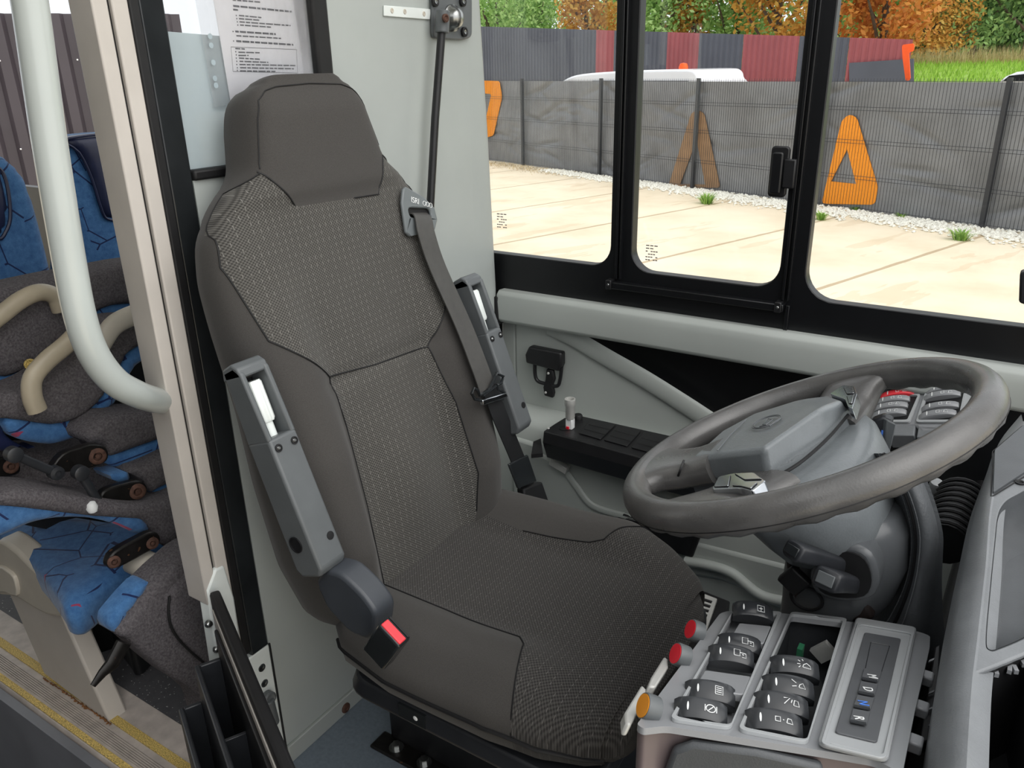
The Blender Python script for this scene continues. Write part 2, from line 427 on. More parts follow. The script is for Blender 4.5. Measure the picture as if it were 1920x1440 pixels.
IP=[(-.10,.75),(-.139,.722),(-.192,.694),(-.226,.655),(-.238,.6),(-.212,.48),(-.112,.39),(-.102,.3),(-.100,.15),(-.108,0),(-.108,-.1),(.135,-.1),(.155,.02),(.163,.1),(.155,.25),(.138,.368),(.205,.46),(.232,.56),(.236,.62),(.18,.70),(.13,.722),(.1,.75)]
def fld(P,uvs): 
    return [(-.5 if q[0]>5 else sdp(P,q[0],q[1])) for q in uvs]
hsd=[sdp(HP,0.3 if q[0]>5 else q[0],q[1]) for q in uvs]
vs2,uv2,(fh,fi,fr)=split(vs,uvs,fs,[hsd,fld(IP,uvs)])
piece('headrest',vs2,uv2,fh,MT['plain'],seat)
ins=piece('backrest_insert',vs2,uv2,fi,MT['weave'],seat); ins['label']='woven dotted fabric backrest insert'
piece('backrest',vs2,uv2,fr,MT['plain'],seat)
def seam(P,a,b,closed=False,r=.0013,surf=bsurf,off=.0009,name='seam'):
    pts=[]
    for i in range(a,b):
        p_,q_=P[i],P[(i+1)%len(P)]
        n=max(2,int(math.hypot(p_[0]-q_[0],p_[1]-q_[1])/.008))
        pts+=[surf(p_[0]+(q_[0]-p_[0])*k/n,p_[1]+(q_[1]-p_[1])*k/n,off) for k in range(n)]
    pts.append(surf(P[b%len(P)][0],P[b%len(P)][1],off))
    MB().tube(pts,r,6).build(name,MT['rubber'],seat)
seam(HP,1,4); seam(IP,1,10); seam(IP,11+1,20); seam([(-.112,.39),(.0,.376),(.138,.368)],0,2)
# welt around the headrest face, set a little inside its silhouette
seam([(-.137,.728),(-.1275,.765),(-.1185,.80),(-.108,.826),(-.092,.839),(-.07,.844),(0,.847),(.07,.844),(.095,.836),(.109,.824),(.119,.80),(.133,.74)],0,11,r=.001)
# ---- cushion
CX0,CY0=-.875,1.0
def ctop(a,b):
    e=abs(b); z=.497+(.042 if b>0 else .028)*sst(.11,.19,e)*(1-sst(.32,.47,a))-.02*sst(.22,.28,e)
    z+=.012*sst(.2,.38,a)
    z-=.085*max(0,(a-.40)/.15)**2
    return z
chw=lambda a: lerp([(0,.23),(.04,.26),(.15,.278),(.34,.278),(.42,.262),(.48,.230),(.515,.19),(.526,.165)],a)
def cpt(x,front,a):
    w=chw(a); b=x*w; bot=.385+.0*a; top=ctop(a,b); k=(1-min(1,abs(x))**(7 if front else 5))**(1/2.6)
    mid=(bot+ctop(a,w*.9))*.5
    if a>.48: mid-=.015*sst(.48,.526,a)
    return V((CX0+a-(0.012*(x*x) if a>.5 else 0),CY0+b,mid+(top-mid)*k if front else mid-(mid-bot)*k))
def csurf(a,b,off=0.0): return cpt(max(-1,min(1,b/chw(a))),True,a)+V((0,0,off))
vs=[];uvs=[];fs=[]; NA=70
for r in range(NA+1):
    a=.526*math.sin(PI/2*r/NA) if r>NA*.6 else .526*math.sin(PI/2*.6)*r/(NA*.6)
    for i in range(NF+1):
        x=math.sin(PI/2*(-1+2*i/NF)); vs.append(cpt(x,True,a)); uvs.append((a,x*chw(a)))
    for i in range(1,NB):
        x=math.sin(PI/2*(1-2*i/NB)); vs.append(cpt(x,False,a)); uvs.append((a,9))
for r in range(NA):
    for i in range(NR): fs.append((r*NR+i,(r+1)*NR+i,(r+1)*NR+(i+1)%NR,r*NR+(i+1)%NR))
fs.append(tuple(range(NA*NR,NA*NR+NR))[::-1]); fs.append(tuple(range(0,NR)))
CI=[(-.1,-.135),(.0,-.137),(.17,-.137),(.318,-.142),(.34,-.165),(.388,-.285),(.40,-9),(.8,-9),(.8,9),(.37,9),(.385,.285),(.355,.215),(.315,.155),(.29,.146),(.15,.135),(0,.145),(-.1,.145)]
csd=[(-.5 if (q[1]>5 and q[0]<.38) else sdp(CI,q[0],0 if q[1]>5 else q[1])) for q in uvs]
vs2,uv2,(fi,fr)=split(vs,uvs,fs,[csd])
o=piece('cushion_insert',vs2,uv2,fi,MT['weave2'],seat); o['label']='woven seat cushion top and front'
piece('seat_cushion',vs2,uv2,fr,MT['plain'],seat)
seam(CI,1,5,surf=csurf); seam(CI,10,14,surf=csurf)
# piping under the cushion side
MB().tube([cpt(-1,True,a)+V((0,-.002,-.004)) for a in [.02+.48*i/30 for i in range(31)]],.003,6).build('piping',MT['rubber'],seat)
# ---- pan, bellows, base
b=MB()
def rr3(x0,x1,y0,y1,z,r=.05): return rrect(x0,x1,y0,y1,r,5,lambda p,q:(p,q,z))
b.loft([rr3(-.84,-.37,.745,1.245,.40),rr3(-.85,-.37,.74,1.25,.37),rr3(-.84,-.39,.755,1.24,.35)])
b.build('seat_pan',MT['darkp'],seat,bevel=.004)
b=MB(); rs=[]
for i in range(9):
    t=i/8; o_=.012 if i%2 else -.012
    rs.append(rr3(-.835-o_-.11*t,-.40+o_-.09*t,.765-o_+.175*t,1.22+o_+.06*t,.352-.165*t,.06))
b.loft(rs); b.build('suspension_bellows',MT['rubber'],seat,ang=20)
MB().box((-.715,1.115,.09),(.50,.31,.18)).build('seat_base',MT['blackp'],seat,bevel=.012,seg=3)
br=MB().box((-.82,.943,.004),(.33,.05,.008)).build('mounting_bracket',MT['blackm'],seat,bevel=.006)
for x in (-.93,-.855,-.76):
    q=MB(); q.lathe([(.016,0),(.016,.003),(.0001,.003)],(x,.943,.008),(0,0,1),20); q.lathe([(.0095,0),(.0095,.010),(.004,.011)],(x,.943,.011),(0,0,1),6); q.build('bolt',MT['steel'],br,ang=20)
# socket label on the pan side
MB().box((-.69,.742,.385),(.055,.004,.026)).build('pan_label',MT['gloss'],seat)
MB().lathe([(.0045,0),(.003,.001)],(-.682,.7395,.385),(0,-1,0)).build('pan_label_dot',MT['white'],seat)
# ---- recliner cover + buckle
def round_loop3(L,r,n=4):
    out=[]; N=len(L)
    for i in range(N):
        p,a,b_=L[i],L[i-1],L[(i+1)%N]; da=(a-p); db=(b_-p); rr=min(r,da.length*.45,db.length*.45); s_,e=p+da.normalized()*rr,p+db.normalized()*rr
        for k in range(n+1):
            t=k/n; out.append(s_*(1-t)**2+p*2*t*(1-t)+e*t*t)
    return out
def YP(pts,y): return [A(px,py,y=y) for px,py in pts]
ol=round_loop3(YP([(590,1092),(606,1068),(636,1076),(655,1092),(681,1118),(705,1152),(702,1188),(690,1202),(655,1188),(612,1142)],.690),.012)
b=MB(); b.prism(ol,V((0,.045,0))); b.build('recliner_cover',MT['recl'],seat,bevel=.007,seg=3,ang=60)
bc=A(738,1186,y=.668); ax=V((.54,0,.84)).normalized(); e1=V((.84,0,-.54)).normalized(); e2=V((0,1,0))
mr=M((e1,e2,ax)).transposed()
bo=MB().box(bc-ax*.03,(.044,.026,.07),mr).build('belt_buckle',MT['gloss'],seat,bevel=.004)
MB().box(bc+ax*.005-e2*.003,(.038,.014,.004),mr).build('release_button',MT['buckle'],bo,bevel=.0015)['label']='red release button'
MB().box(bc+ax*.005+e2*.0085,(.038,.003,.003),mr).build('buckle_slot',MT['rubber'],bo)
# ---- armrests (folded up beside the backrest)
def armrest(y,x0,z0,x1,z1,w,dep,flip):
    d=(V((x1,0,z1))-V((x0,0,z0))); L=d.length; d.normalize(); f=V((d.z,0,-d.x)); O=V((x0,y,z0))
    P=lambda s,u,h: O+d*s+V((0,1,0))*u+f*h
    prof=[(.0,-.028),(.0,.022),(.012,.03),(L-.03,.018),(L-.004,.008),(L,-.005),(L-.01,-.026)]
    g=MB(); 
    # body with an open window near the top end
    s0,s1=L-.115,L-.018
    g.prism([P(s,-w/2,h) for s,h in [(.012,-.03),(.0,-.02),(.0,.02),(.012,.03),(s0,.024),(s0,-.028)]],V((0,w,0)))
    body=g.build('armrest',MT['armp'],seat,bevel=.005,seg=3)
    g=MB()
    for u in (-w/2,w/2-.009): g.prism([P(s,u,h) for s,h in [(s0-.004,-.027),(s0-.004,.0235),(L-.014,.018),(L-.002,.006),(L-.006,-.02)]],V((0,.009,0)))
    g.prism([P(s,-w/2,h) for s,h in [(L-.02,-.027),(L-.02,.017),(L-.006,.015),(L+.003,.004),(L-.002,-.02)]],V((0,w,0)))
    g.build('armrest_frame',MT['armp'],body,bevel=.003)
    g=MB(); g.box(P(s0+.045,0,-.024),(.008,w-.016,.09),M.Rotation(-math.atan2(d.x,d.z)*-1,3,'Y')); g.build('armrest_recess',MT['rubber'],body)
    g=MB(); n=40; rings=[]
    for s in (s0+.022,s0+.026,L-.034,L-.030):
        rad=.0125 if s in (s0+.022,L-.030) else .0145
        rings.append([P(s,0,-.001)+V((0,1,0))*(math.cos(2*PI*k/n)*(rad-(.0016 if k%4<2 else 0)))+f*(math.sin(2*PI*k/n)*(rad-(.0016 if k%4<2 else 0))) for k in range(n)])
    g.loft(rings); g.tube([P(s0-.002,0,-.001),P(s0+.024,0,-.001)],.009,14); g.build('adjuster_knob',MT['zinc'],body,ang=50)['label']='ribbed light grey adjuster knob'
    for u in (-.015,.015):
        g=MB(); g.lathe([(.006,0),(.006,.0012),(.004,.0014),(.004,.0004)],P(s0-.016,u,.0255),f,14); g.build('screw',MT['rubber'],body)
        g=MB(); g.lathe([(.0032,0),(.002,.0015)],P(s0-.016,u,.0262),f,10); g.build('screw_head',MT['steel'],body)
    g=MB(); g.lathe([(.0065,0),(.0065,.001),(.0045,.0012)],P(.05,.012,.029),f,16); g.build('screw_hole',MT['rubber'],body)
    g=MB(); sd=-1 if not flip else 1
    g.lathe([(.013,0),(.013,.002),(.011,.0022),(.011,.001)],P(.055,sd*w/2,-.004),(0,sd,0),24); g.build('side_cap',MT['blackp'],body)
armrest(.698,-.805,.648,-.918,.962,.052,.05,False)
armrest(1.262,-.818,.648,-.928,.962,.05,.05,True)
# ---- belt guide, belt
def bp(u,v,w): return SP(u,v,w)
GW=lambda u,v: bsurf(u,v).__sub__(BP).dot(BN)
gp=[(u-.010,v-.014) for u,v in ((.163,.672),(.172,.676),(.215,.652),(.24,.628),(.242,.605),(.228,.588),(.155,.588),(.146,.597),(.152,.65))]
gl=[bp(u,v,.006) for u,v in gp]
slot=rrect(.155,.216,.602,.620,.008,4,lambda a,b_:bp(a,b_+(.5*(a-.185)*-.35),.006))
g=plate('belt_guide',gl,[slot],BN*.007,MT['recl'],seat,bevel=.0025)
g.data.materials[0]=mat('belt_guide_grey','6f7577',.4,var=.03)
MB().poly([bp(u,v,.0065) for u,v in ((.15,.598),(.22,.588),(.22,.63),(.15,.636))]).build('guide_slot_back',MT['rubber'],seat)
def text3(name,s,o,e1,e2,size,m,parent,off=.0,align='CENTER'):
    c=bpy.data.curves.new(name,'FONT'); c.body=s; c.size=size; c.align_x=align; c.align_y='CENTER'; c.extrude=.00025
    ob=bpy.data.objects.new(name,c); COL.objects.link(ob); e1=V(e1).normalized(); e3=e1.cross(V(e2)).normalized(); e2=e3.cross(e1)
    mm=M((e1,e2,e3)).transposed().to_4x4(); mm.translation=V(o)+e3*off
    if parent: ob.parent=parent; ob.matrix_parent_inverse=M.Identity(4); ob.matrix_local=W[parent.name].inverted()@mm
    else: ob.matrix_world=mm
    c.materials.append(m); dg=bpy.context.evaluated_depsgraph_get(); me=bpy.data.meshes.new_from_object(ob.evaluated_get(dg))
    o2=bpy.data.objects.new(name,me); COL.objects.link(o2); o2.parent=ob.parent; o2.matrix_parent_inverse=M.Identity(4)
    if parent: o2.matrix_local=W[parent.name].inverted()@mm
    else: o2.matrix_world=mm
    bpy.data.objects.remove(ob); W[o2.name]=W[parent.name]; return o2
text3('lettering','ISRI',bp(.177,.634,.0133),V((0,1,0))*1-BV*.36,BV,.0145,MT['white'],g,.0006)
q=MB(); c0=bp(.211,.6225,.0138); d0=(V((0,1,0))-BV*.36).normalized(); d1=BN.cross(d0)
for k in range(3): q.tube([c0+d0*(-.010+.009*k)+d0*(math.cos(2*PI*j/10)*.0042)+d1*(math.sin(2*PI*j/10)*.0042) for j in range(10)],.0006,4,True)
q.build('emblem',MT['white'],g)
def strap(pts,w,m,name,th=.0022,parent=seat,wd=None):
    P=smooth_path([p for p,_ in pts],6); Wd=smooth_path([d for _,d in pts],6); r=[]
    for i,(p,d) in enumerate(zip(P,Wd)):
        d=d.normalized(); t=(P[min(i+1,len(P)-1)]-P[max(i-1,0)]).normalized(); nn=t.cross(d).normalized()
        r.append([p-d*w/2-nn*th/2,p+d*w/2-nn*th/2,p+d*w/2+nn*th/2,p-d*w/2+nn*th/2])
    return MB().loft(r).build(name,m,parent,ang=60)
d=V((0,1,0))
def bx(px,py,w): return AP(px,py,BP+BN*w,BN)
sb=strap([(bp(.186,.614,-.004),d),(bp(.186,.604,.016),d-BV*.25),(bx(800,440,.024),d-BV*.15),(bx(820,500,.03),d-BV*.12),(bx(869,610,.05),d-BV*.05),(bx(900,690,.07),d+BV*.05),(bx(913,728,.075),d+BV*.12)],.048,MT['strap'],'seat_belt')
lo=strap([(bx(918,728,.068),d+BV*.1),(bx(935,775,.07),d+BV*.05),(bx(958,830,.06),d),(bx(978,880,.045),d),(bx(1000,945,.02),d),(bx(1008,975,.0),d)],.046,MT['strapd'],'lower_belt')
LQ=[(884,738),(889,728),(896,732),(899,741),(916,733),(921,722),(931,700),(944,706),(940,718),(932,722),(934,730),(946,736),(942,748),(905,752),(890,748)]
lp=MB(); lp.tube([bx(px,py,.083) for px,py in LQ],.0032,8,True); lp.tube([bx(px,py,.083) for px,py in ((905,742),(918,733),(930,724))],.0028,8); lp.build('latch_plate',MT['gloss'],sb)
MB().prism([bx(px,py,.078) for px,py in ((897,750),(942,736),(946,744),(900,760))],BN*.01).build('latch_bar',MT['chrome'],sb,bevel=.002)
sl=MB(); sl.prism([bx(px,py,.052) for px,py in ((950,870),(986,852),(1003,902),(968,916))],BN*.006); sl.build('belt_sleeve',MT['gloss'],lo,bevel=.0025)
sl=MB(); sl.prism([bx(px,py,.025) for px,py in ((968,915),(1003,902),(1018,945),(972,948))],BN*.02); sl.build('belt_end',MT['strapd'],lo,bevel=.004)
# ================================================================ STEERING WHEEL
TW=R(25.3); WN=V((-math.sin(TW),0,math.cos(TW))); WU=V((math.cos(TW),0,math.sin(TW))); WV=V((0,1,0)); WC=V((-.195,.95,.91))
def WP(u,v,h=0): return WC+WU*u+WV*v+WN*h
wh=thing('steering_wheel','black leatherette steering wheel with silver thumb buttons and domed horn pad','steering wheel',WC)
b=MB(); N=140; rings=[]
for i in range(N):
    a=2*PI*i/N; rad=WU*math.cos(a)+WV*math.sin(a); ring=[]
    for k in range(16):
        t=2*PI*k/16; rr=.019*(1+.10*math.cos(2*t)*0)
        lump=1+(.07*math.sin(a*34) if (1.3*PI<t<1.85*PI) else 0)
        ring.append(WC+rad*(.2135+math.cos(t)*.0185*lump)+WN*(math.sin(t)*.0205*lump))
    rings.append(ring)
b.loft(rings+[rings[0]],cap=False); b.build('rim',MT['wheelp'],wh,ang=80)
# seam line along the rim underside
MB().tube([WC+(WU*math.cos(a)+WV*math.sin(a))*(.2135+.0168)+WN*(-.0082) for a in [2*PI*i/120 for i in range(120)]],.0008,5,True).build('rim_seam',MT['rubber'],wh)
def spoke(pts,name='spoke'):
    """pts: (u,v,h,halfwidth,halfthickness)"""
    P=smooth_path([WP(u,v,h) for u,v,h,_,_ in pts],4); n=len(pts)
    rs=[]
    for i,p in enumerate(P):
        t=min(i/4,n-1.0001); k=int(t); fr=t-k
        hw_=pts[k][3]+(pts[min(k+1,n-1)][3]-pts[k][3])*fr; ht=pts[k][4]+(pts[min(k+1,n-1)][4]-pts[k][4])*fr
        tg=(P[min(i+1,len(P)-1)]-P[max(i-1,0)]).normalized(); s_=tg.cross(WN).normalized(); nn=s_.cross(tg)
        rs.append([p+s_*(math.copysign(abs(math.cos(a))**.6,math.cos(a))*hw_)+nn*(math.copysign(abs(math.sin(a))**.6,math.sin(a))*ht) for a in [2*PI*j/20 for j in range(20)]])
    return MB().loft(rs).build(name,MT['wheelp'],wh,ang=70)
spoke([(-.105,-.012,-.004,.050,.02),(-.14,-.014,-.006,.046,.018),(-.175,-.016,-.003,.05,.017),(-.205,-.018,0,.075,.016)])
spoke([(.0,.09,-.03,.050,.024),(.014,.15,-.022,.042,.02),(.024,.185,-.009,.042,.017),(.030,.206,-.002,.050,.013)])
spoke([(-.03,-.07,-.03,.055,.024),(-.055,-.125,-.022,.05,.02),(-.082,-.172,-.008,.055,.017),(-.092,-.193,0,.07,.016)])
def WX(px,py,h): return AP(px,py,WC+WN*h,WN)
# horn pad: roof-like with a soft ridge
T0,T1,T2,T3=WX(1296,856,.014),WX(1434,840,.024),WX(1540,764,.026),WX(1582,750,.012)
U1,U2,U3,U4=WX(1350,809,.008),WX(1412,774,.008),WX(1500,748,.008),WX(1556,740,.008)
L0,L1,L2,L3,L4,L5=WX(1292,910,-.022),WX(1380,897,-.022),WX(1437,899,-.016),WX(1495,866,-.012),WX(1549,820,-.010),WX(1588,776,-.006)
dn=WN*-.03
b=MB(); I={k:b.p(v) for k,v in dict(T0=T0,T1=T1,T2=T2,T3=T3,U1=U1,U2=U2,U3=U3,U4=U4,L0=L0,L1=L1,L2=L2,L3=L3,L4=L4,L5=L5).items()}
for k in ('U1','U2','U3','U4','L0','L1','L2','L3','L4','L5','T0'): I['d'+k]=b.p({'U1':U1,'U2':U2,'U3':U3,'U4':U4,'L0':L0,'L1':L1,'L2':L2,'L3':L3,'L4':L4,'L5':L5,'T0':T0}[k]+dn)
for f in ('T0 U1 U2 U3 T2 T1','U3 U4 T3 T2','T1 T2 L4 L3 L2','T2 T3 L5 L4','T0 T1 L2 L1 L0','T3 U4 dU4 dL5 L5','U1 T0 dT0 dU1','U2 U1 dU1 dU2','U3 U2 dU2 dU3','U4 U3 dU3 dU4','T0 L0 dL0 dT0','L0 L1 dL1 dL0','L1 L2 dL2 dL1','L2 L3 dL3 dL2','L3 L4 dL4 dL3','L4 L5 dL5 dL4'): b.face([I[k] for k in f.split()])
hub=b.build('horn_pad',MT['hubp'],wh,bevel=.010,seg=5,ang=180)
hub.modifiers['bevel'].angle_limit=R(12)
hub.modifiers.new('wn','WEIGHTED_NORMAL')
q=MB(); ec=(1437,791); eu,ev=WX(1470,772,.0175)-WX(1405,803,.0155),None
EO=(T0+T1+T2+U1+U2+U3)/6; en=(T1-T0).cross(U2-T0).normalized()
if en.dot(WN)<0: en=-en
EX=lambda px,py: AP(px,py,T0.lerp(T2,.5)+en*.0008,en)
for r_ in (1.0,.88): q.tube([EX(ec[0]+(math.cos(2*PI*k/32)*27+math.sin(2*PI*k/32)*3)*r_,ec[1]+(-math.cos(2*PI*k/32)*10+math.sin(2*PI*k/32)*8)*r_) for k in range(32)],.0007,5,True)
q.tube([EX(x,y) for x,y in ((1424,800),(1436,797),(1448,787),(1440,785),(1430,796),(1444,799),(1456,788))],.0008,5)
q.build('emblem',MT['colp'],hub)
MB().tube([EX(1400,786),EX(1370,815),EX(1345,845)],.0007,5).build('pad_seam',MT['colp'],hub)
MB().tube(smooth_path([WX(*p) for p in ((1440,903,-.014),(1498,869,-.010),(1552,822,-.008),(1590,778,-.004))],6),.0022,6).build('pad_gap',MT['rubber'],hub)
MB().lathe([(.012,-.002),(.012,.0006),(.0105,.001),(.0105,.0003)],WX(1276,878,.0085),(-WU*.75+WN*.62-WV*.2),24).build('spoke_badge',MT['rubber'],wh)
def pod(poly,h,btns):
    p_=MB().prism(round_loop3([WX(px,py,h) for px,py in poly],.004),WN*-.016).build('button_pod',MT['chrome'],wh,bevel=.003,seg=3)
    for bt in btns:
        L=round_loop3([WX(px,py,h+.0004) for px,py in bt],.002)
        MB().prism(L,WN*.0012).build('thumb_button',MT['chrome'],p_,bevel=.0005)
        MB().tube(L,.0006,4,True).build('button_gap',MT['rubber'],p_)
pod([(1334,917),(1347,893),(1374,887),(1414,885),(1436,901),(1410,921),(1388,915)],.006,[[(1339,913),(1350,896),(1370,892),(1366,912)],[(1378,889),(1412,888),(1428,899),(1396,900)],[(1373,911),(1393,904),(1420,906),(1408,917),(1388,912)]])
pod([(1556,738),(1581,722),(1601,724),(1607,738),(1598,766),(1590,762),(1584,748)],.012,[[(1582,727),(1599,728),(1601,738),(1588,739)],[(1588,743),(1601,742),(1598,757),(1592,757)]])
# cup behind the pad
b=MB()
def cup(h,ru,rv,du,dv): return [WP(du+math.copysign(abs(math.cos(2*PI*k/48))**.85,math.cos(2*PI*k/48))*ru,dv+math.copysign(abs(math.sin(2*PI*k/48))**.85,math.sin(2*PI*k/48))*rv,h) for k in range(48)]
b.loft([cup(-.02,.04,.09,-.0,.02),cup(-.022,.080,.140,-.012,.018),cup(-.034,.086,.146,-.010,.018),cup(-.07,.086,.138,-.004,.018),cup(-.105,.078,.115,.0,.015),cup(-.135,.066,.09,.002,.01),cup(-.15,.05,.07,.002,.01)])
b.build('hub_cup',MT['hubp'],wh,ang=80)
# ================================================================ STEERING COLUMN
colm=thing('steering_column','dark grey steering column shroud with stalks and stitched leather gaiter','steering column',(-.05,.93,.1))
b=MB(); rs=[]
for z,cx,r in ((.845,-.128,.045),(.84,-.126,.058),(.82,-.122,.067),(.77,-.120,.071),(.72,-.126,.067),(.68,-.135,.056),(.60,-.142,.05),(.30,-.13,.05),(.02,-.10,.06)):
    rs.append([V((cx+math.cos(2*PI*k/40)*r,.955+math.sin(2*PI*k/40)*r*1.0,z)) for k in range(40)])
b.loft(rs); b.build('column_shroud',MT['colp'],colm,ang=80)
# stalk bay
bay=MB(); 
def CP(px,py,y): return A(px,py,y=y)
by=.868
ol=smooth_path([CP(px,py,by) for px,py in ((1548,1036),(1590,1022),(1632,1040),(1648,1090),(1630,1125),(1570,1128),(1528,1112),(1518,1075))],3,True)
bay.loft([[q+V((0,.06,0)) for q in ol],[q+V((0,.0,0)) for q in ol]]); bay.build('stalk_collar',MT['colp'],colm,bevel=.006)
c_=sum(ol,V())/len(ol)
MB().loft([[c_+(q-c_)*.8+V((0,-.0025,0)) for q in ol],[c_+(q-c_)*.8+V((0,.002,0)) for q in ol]]).build('stalk_bay',MT['rubber'],colm)
def stalk(p0,p1,r0,r1,name='stalk',tipm='gloss'):
    a,b_=V(p0),V(p1); t=(b_-a).normalized(); s_=t.cross(V((0,0,1))).normalized(); nn=s_.cross(t); rs=[]
    for k,(x,r) in enumerate(((0,r0),(.3,r0),(.7,(r0+r1)/2),(.97,r1),(1,r1*.85))):
        p=a.lerp(b_,x); rs.append([p+s_*(math.copysign(abs(math.cos(q))**.5,math.cos(q))*r*1.25)+nn*(math.copysign(abs(math.sin(q))**.5,math.sin(q))*r) for q in [2*PI*j/20 for j in range(20)]])
    st=MB().loft(rs).build(name,MT['darkp'],colm,ang=60)
    MB().prism([b_+t*.0005+s_*u+nn*w_ for u,w_ in ((-r1*.8,-r1*.55),(r1*.8,-r1*.55),(r1*.8,r1*.55),(-r1*.8,r1*.55))],t*.0022).build('stalk_end_cap',MT[tipm],st,bevel=.0012)
stalk(CP(1574,1056,.875),CP(1486,1032,.80),.0095,.0105)
stalk(CP(1594,1092,.875),CP(1548,1086,.81),.011,.0125,tipm='armp')
# brownish lower cover with key ring
b=MB(); b.prism([A(px,py,y=.90) for px,py in ((1468,1030),(1560,1040),(1620,1110),(1640,1165),(1560,1170),(1500,1150),(1478,1100))],V((0,.05,0)))
b.build('lower_cover',mat('dark_brown_cover','2a2220',.5,var=.2,vs=20),colm,bevel=.006)
kc=A(1512,1122,y=.885)
MB().tube([kc+V((math.cos(2*PI*k/24)*.019,0,math.sin(2*PI*k/24)*.016)) for k in range(24)],.0022,6,True).build('key_ring',MT['blackp'],colm)
MB().box(A(1490,1088,y=.88),(.03,.012,.03),M.Rotation(.6,3,'Y')).build('ignition_key',MT['blackp'],colm,bevel=.003)
# gaiter
def gp_(L,y): return [A(px,py,y=y) for px,py in L]
Lft=[(1625,850),(1660,905),(1680,950),(1690,1000),(1688,1050),(1676,1095),(1650,1135),(1620,1165),(1570,1185)]
Rgt=[(1716,850),(1738,900),(1756,950),(1768,1000),(1768,1040),(1766,1090),(1768,1150),(1770,1200),(1755,1270)]
LS=smooth_path([(x,y,0) for x,y in Lft],5); RS=smooth_path([(x,y,0) for x,y in Rgt],5)
def gpt(l,r,t,off=0): return A(l.x+(r.x-l.x)*t,l.y+(r.y-l.y)*t,y=.985-.055*math.sin(PI*min(1,t*1.1)*.85)-off)
b=MB(); rs=[]
for l,r in zip(LS,RS): rs.append([gpt(l,r,k/10) for k in range(11)]+[A(r.x,r.y,y=1.05),A(l.x,l.y,y=1.05)])
b.loft(rs); b.build('leather_gaiter',MT['leather'],colm,ang=60)
for tt,m_,rr in ((.24,'white',.0007),(.34,'rubber',.0022),(.44,'white',.0007)):
    pts=[gpt(l,r,tt,.0012) for l,r in zip(LS,RS)]; pts=smooth_path(pts,4); b=MB()
    if m_=='white':
        for i in range(0,len(pts)-1): b.tube([pts[i],pts[i].lerp(pts[i+1],.6)],rr,5)
        b.build('stitching',MT['dash'],colm)
    else: b.tube(pts,rr,6).build('gaiter_seam',MT['rubber'],colm)
# ================================================================ SWITCH CONSOLE
KN=V((-.078,.303,.950)).normalized(); KP=A(1460,1290,z=.79)
K1=V((.934,.353,-.036)); K1=(K1-KN*K1.dot(KN)).normalized(); K2=KN.cross(K1)
def K(px,py,h=0): return AP(px,py,KP+KN*h,KN)
def KL(L,h=0): return [K(px,py,h) for px,py in L]
cons=thing('switch_console','grey switch console with two columns of black rockers and gear selector beside seat','console',(KP.x,KP.y,.45))
def round_loop(L,r=.004,n=4):
    """round the corners of a 3D loop"""
    out=[]; N=len(L)
    for i in range(N):
        p,a,b_=L[i],L[i-1],L[(i+1)%N]; da=(a-p); db=(b_-p); rr=min(r,da.length*.45,db.length*.45)
        s,e=p+da.normalized()*rr,p+db.normalized()*rr
        for k in range(n+1):
            t=k/n; out.append(s*(1-t)**2+p*2*t*(1-t)+e*t*t)
    return out
OUT=[(1350,1150),(1366,1145),(1462,1149),(1582,1164),(1722,1184),(1744,1192),(1743,1215),(1716,1330),(1692,1450),(1640,1424),(1545,1408),(1250,1361),(1206,1366),(1194,1358)]
C1=[(1374,1152),(1457,1156),(1369,1366),(1265,1350)]; C2=[(1484,1156),(1580,1168),(1512,1394),(1392,1370)]
plate('console_top',round_loop(KL(OUT),.006),[round_loop(KL(C1),.006),round_loop(KL(C2),.006)],KN*-.006,MT['cons'],cons,bevel=.0022)
# skirt: flared body below the top plate
top=round_loop(KL(OUT,-.004),.006); c_=sum(top,V())/len(top)
b=MB(); low=[c_+(q-c_)*1.0+V((0,0,-.05)) for q in top]; low2=[c_+(q-c_)*.9+V((0,0,-.34)) for q in top]
R1=[b.p(q) for q in top]; R2=[b.p(q) for q in low]; R3=[b.p(q) for q in low2]; n=len(top)
for a_,c2 in ((R1,R2),(R2,R3)):
    for i in range(n): b.face((a_[i],a_[(i+1)%n],c2[(i+1)%n],c2[i]))
b.build('console_body',MT['consb'],cons,ang=40)
# front storage lip
def FP(px,py): return AP(px,py,K(1400,1385)+V((0,-.006,-.01)),V((.36,-.93,.0)).normalized())
MB().prism([FP(px,py) for px,py in ((1262,1410),(1300,1397),(1420,1412),(1545,1440),(1540,1500),(1240,1470))],V((-.36,.93,0))*.01).build('lower_front_panel',MT['dashd'],cons,bevel=.004)
# rims around both columns
def rim(L,h,w,m,name,thick=.004):
    c_=sum((V((x,y,0)) for x,y in L),V())/4
    o=[(c_.x+(x-c_.x)*(1+w),c_.y+(y-c_.y)*(1+w*.45)) for x,y in L]
    return plate(name,round_loop(KL(o),.008),[round_loop(KL(L),.006)],KN*h,m,cons,bevel=.0012)
rim(C1,.0035,.10,MT['consl'],'column_rim'); rim(C2,.0035,.09,MT['consl'],'column_rim')
for L in (C1,C2):
    q=KL(L,-.006); dn=KN*(-.05 if L is C2 else -.012)
    b=MB(); 
    for i in range(4): b.poly([q[i],q[(i+1)%4],q[(i+1)%4]+dn,q[i]+dn])
    b.poly([p+dn for p in q]); b.build('recess',MT['rock' if L is C2 else 'cons'],cons,smooth=False)
b=MB(); b.box(K(1500,1225,-.03),(.006,.012,.02)); b.build('cable_clip',MT['green'],cons)
MB().box(K(1545,1222,-.03),(.02,.006,.025),M.Rotation(.7,3,'Y')).build('loose_tab',MT['silver'],cons)
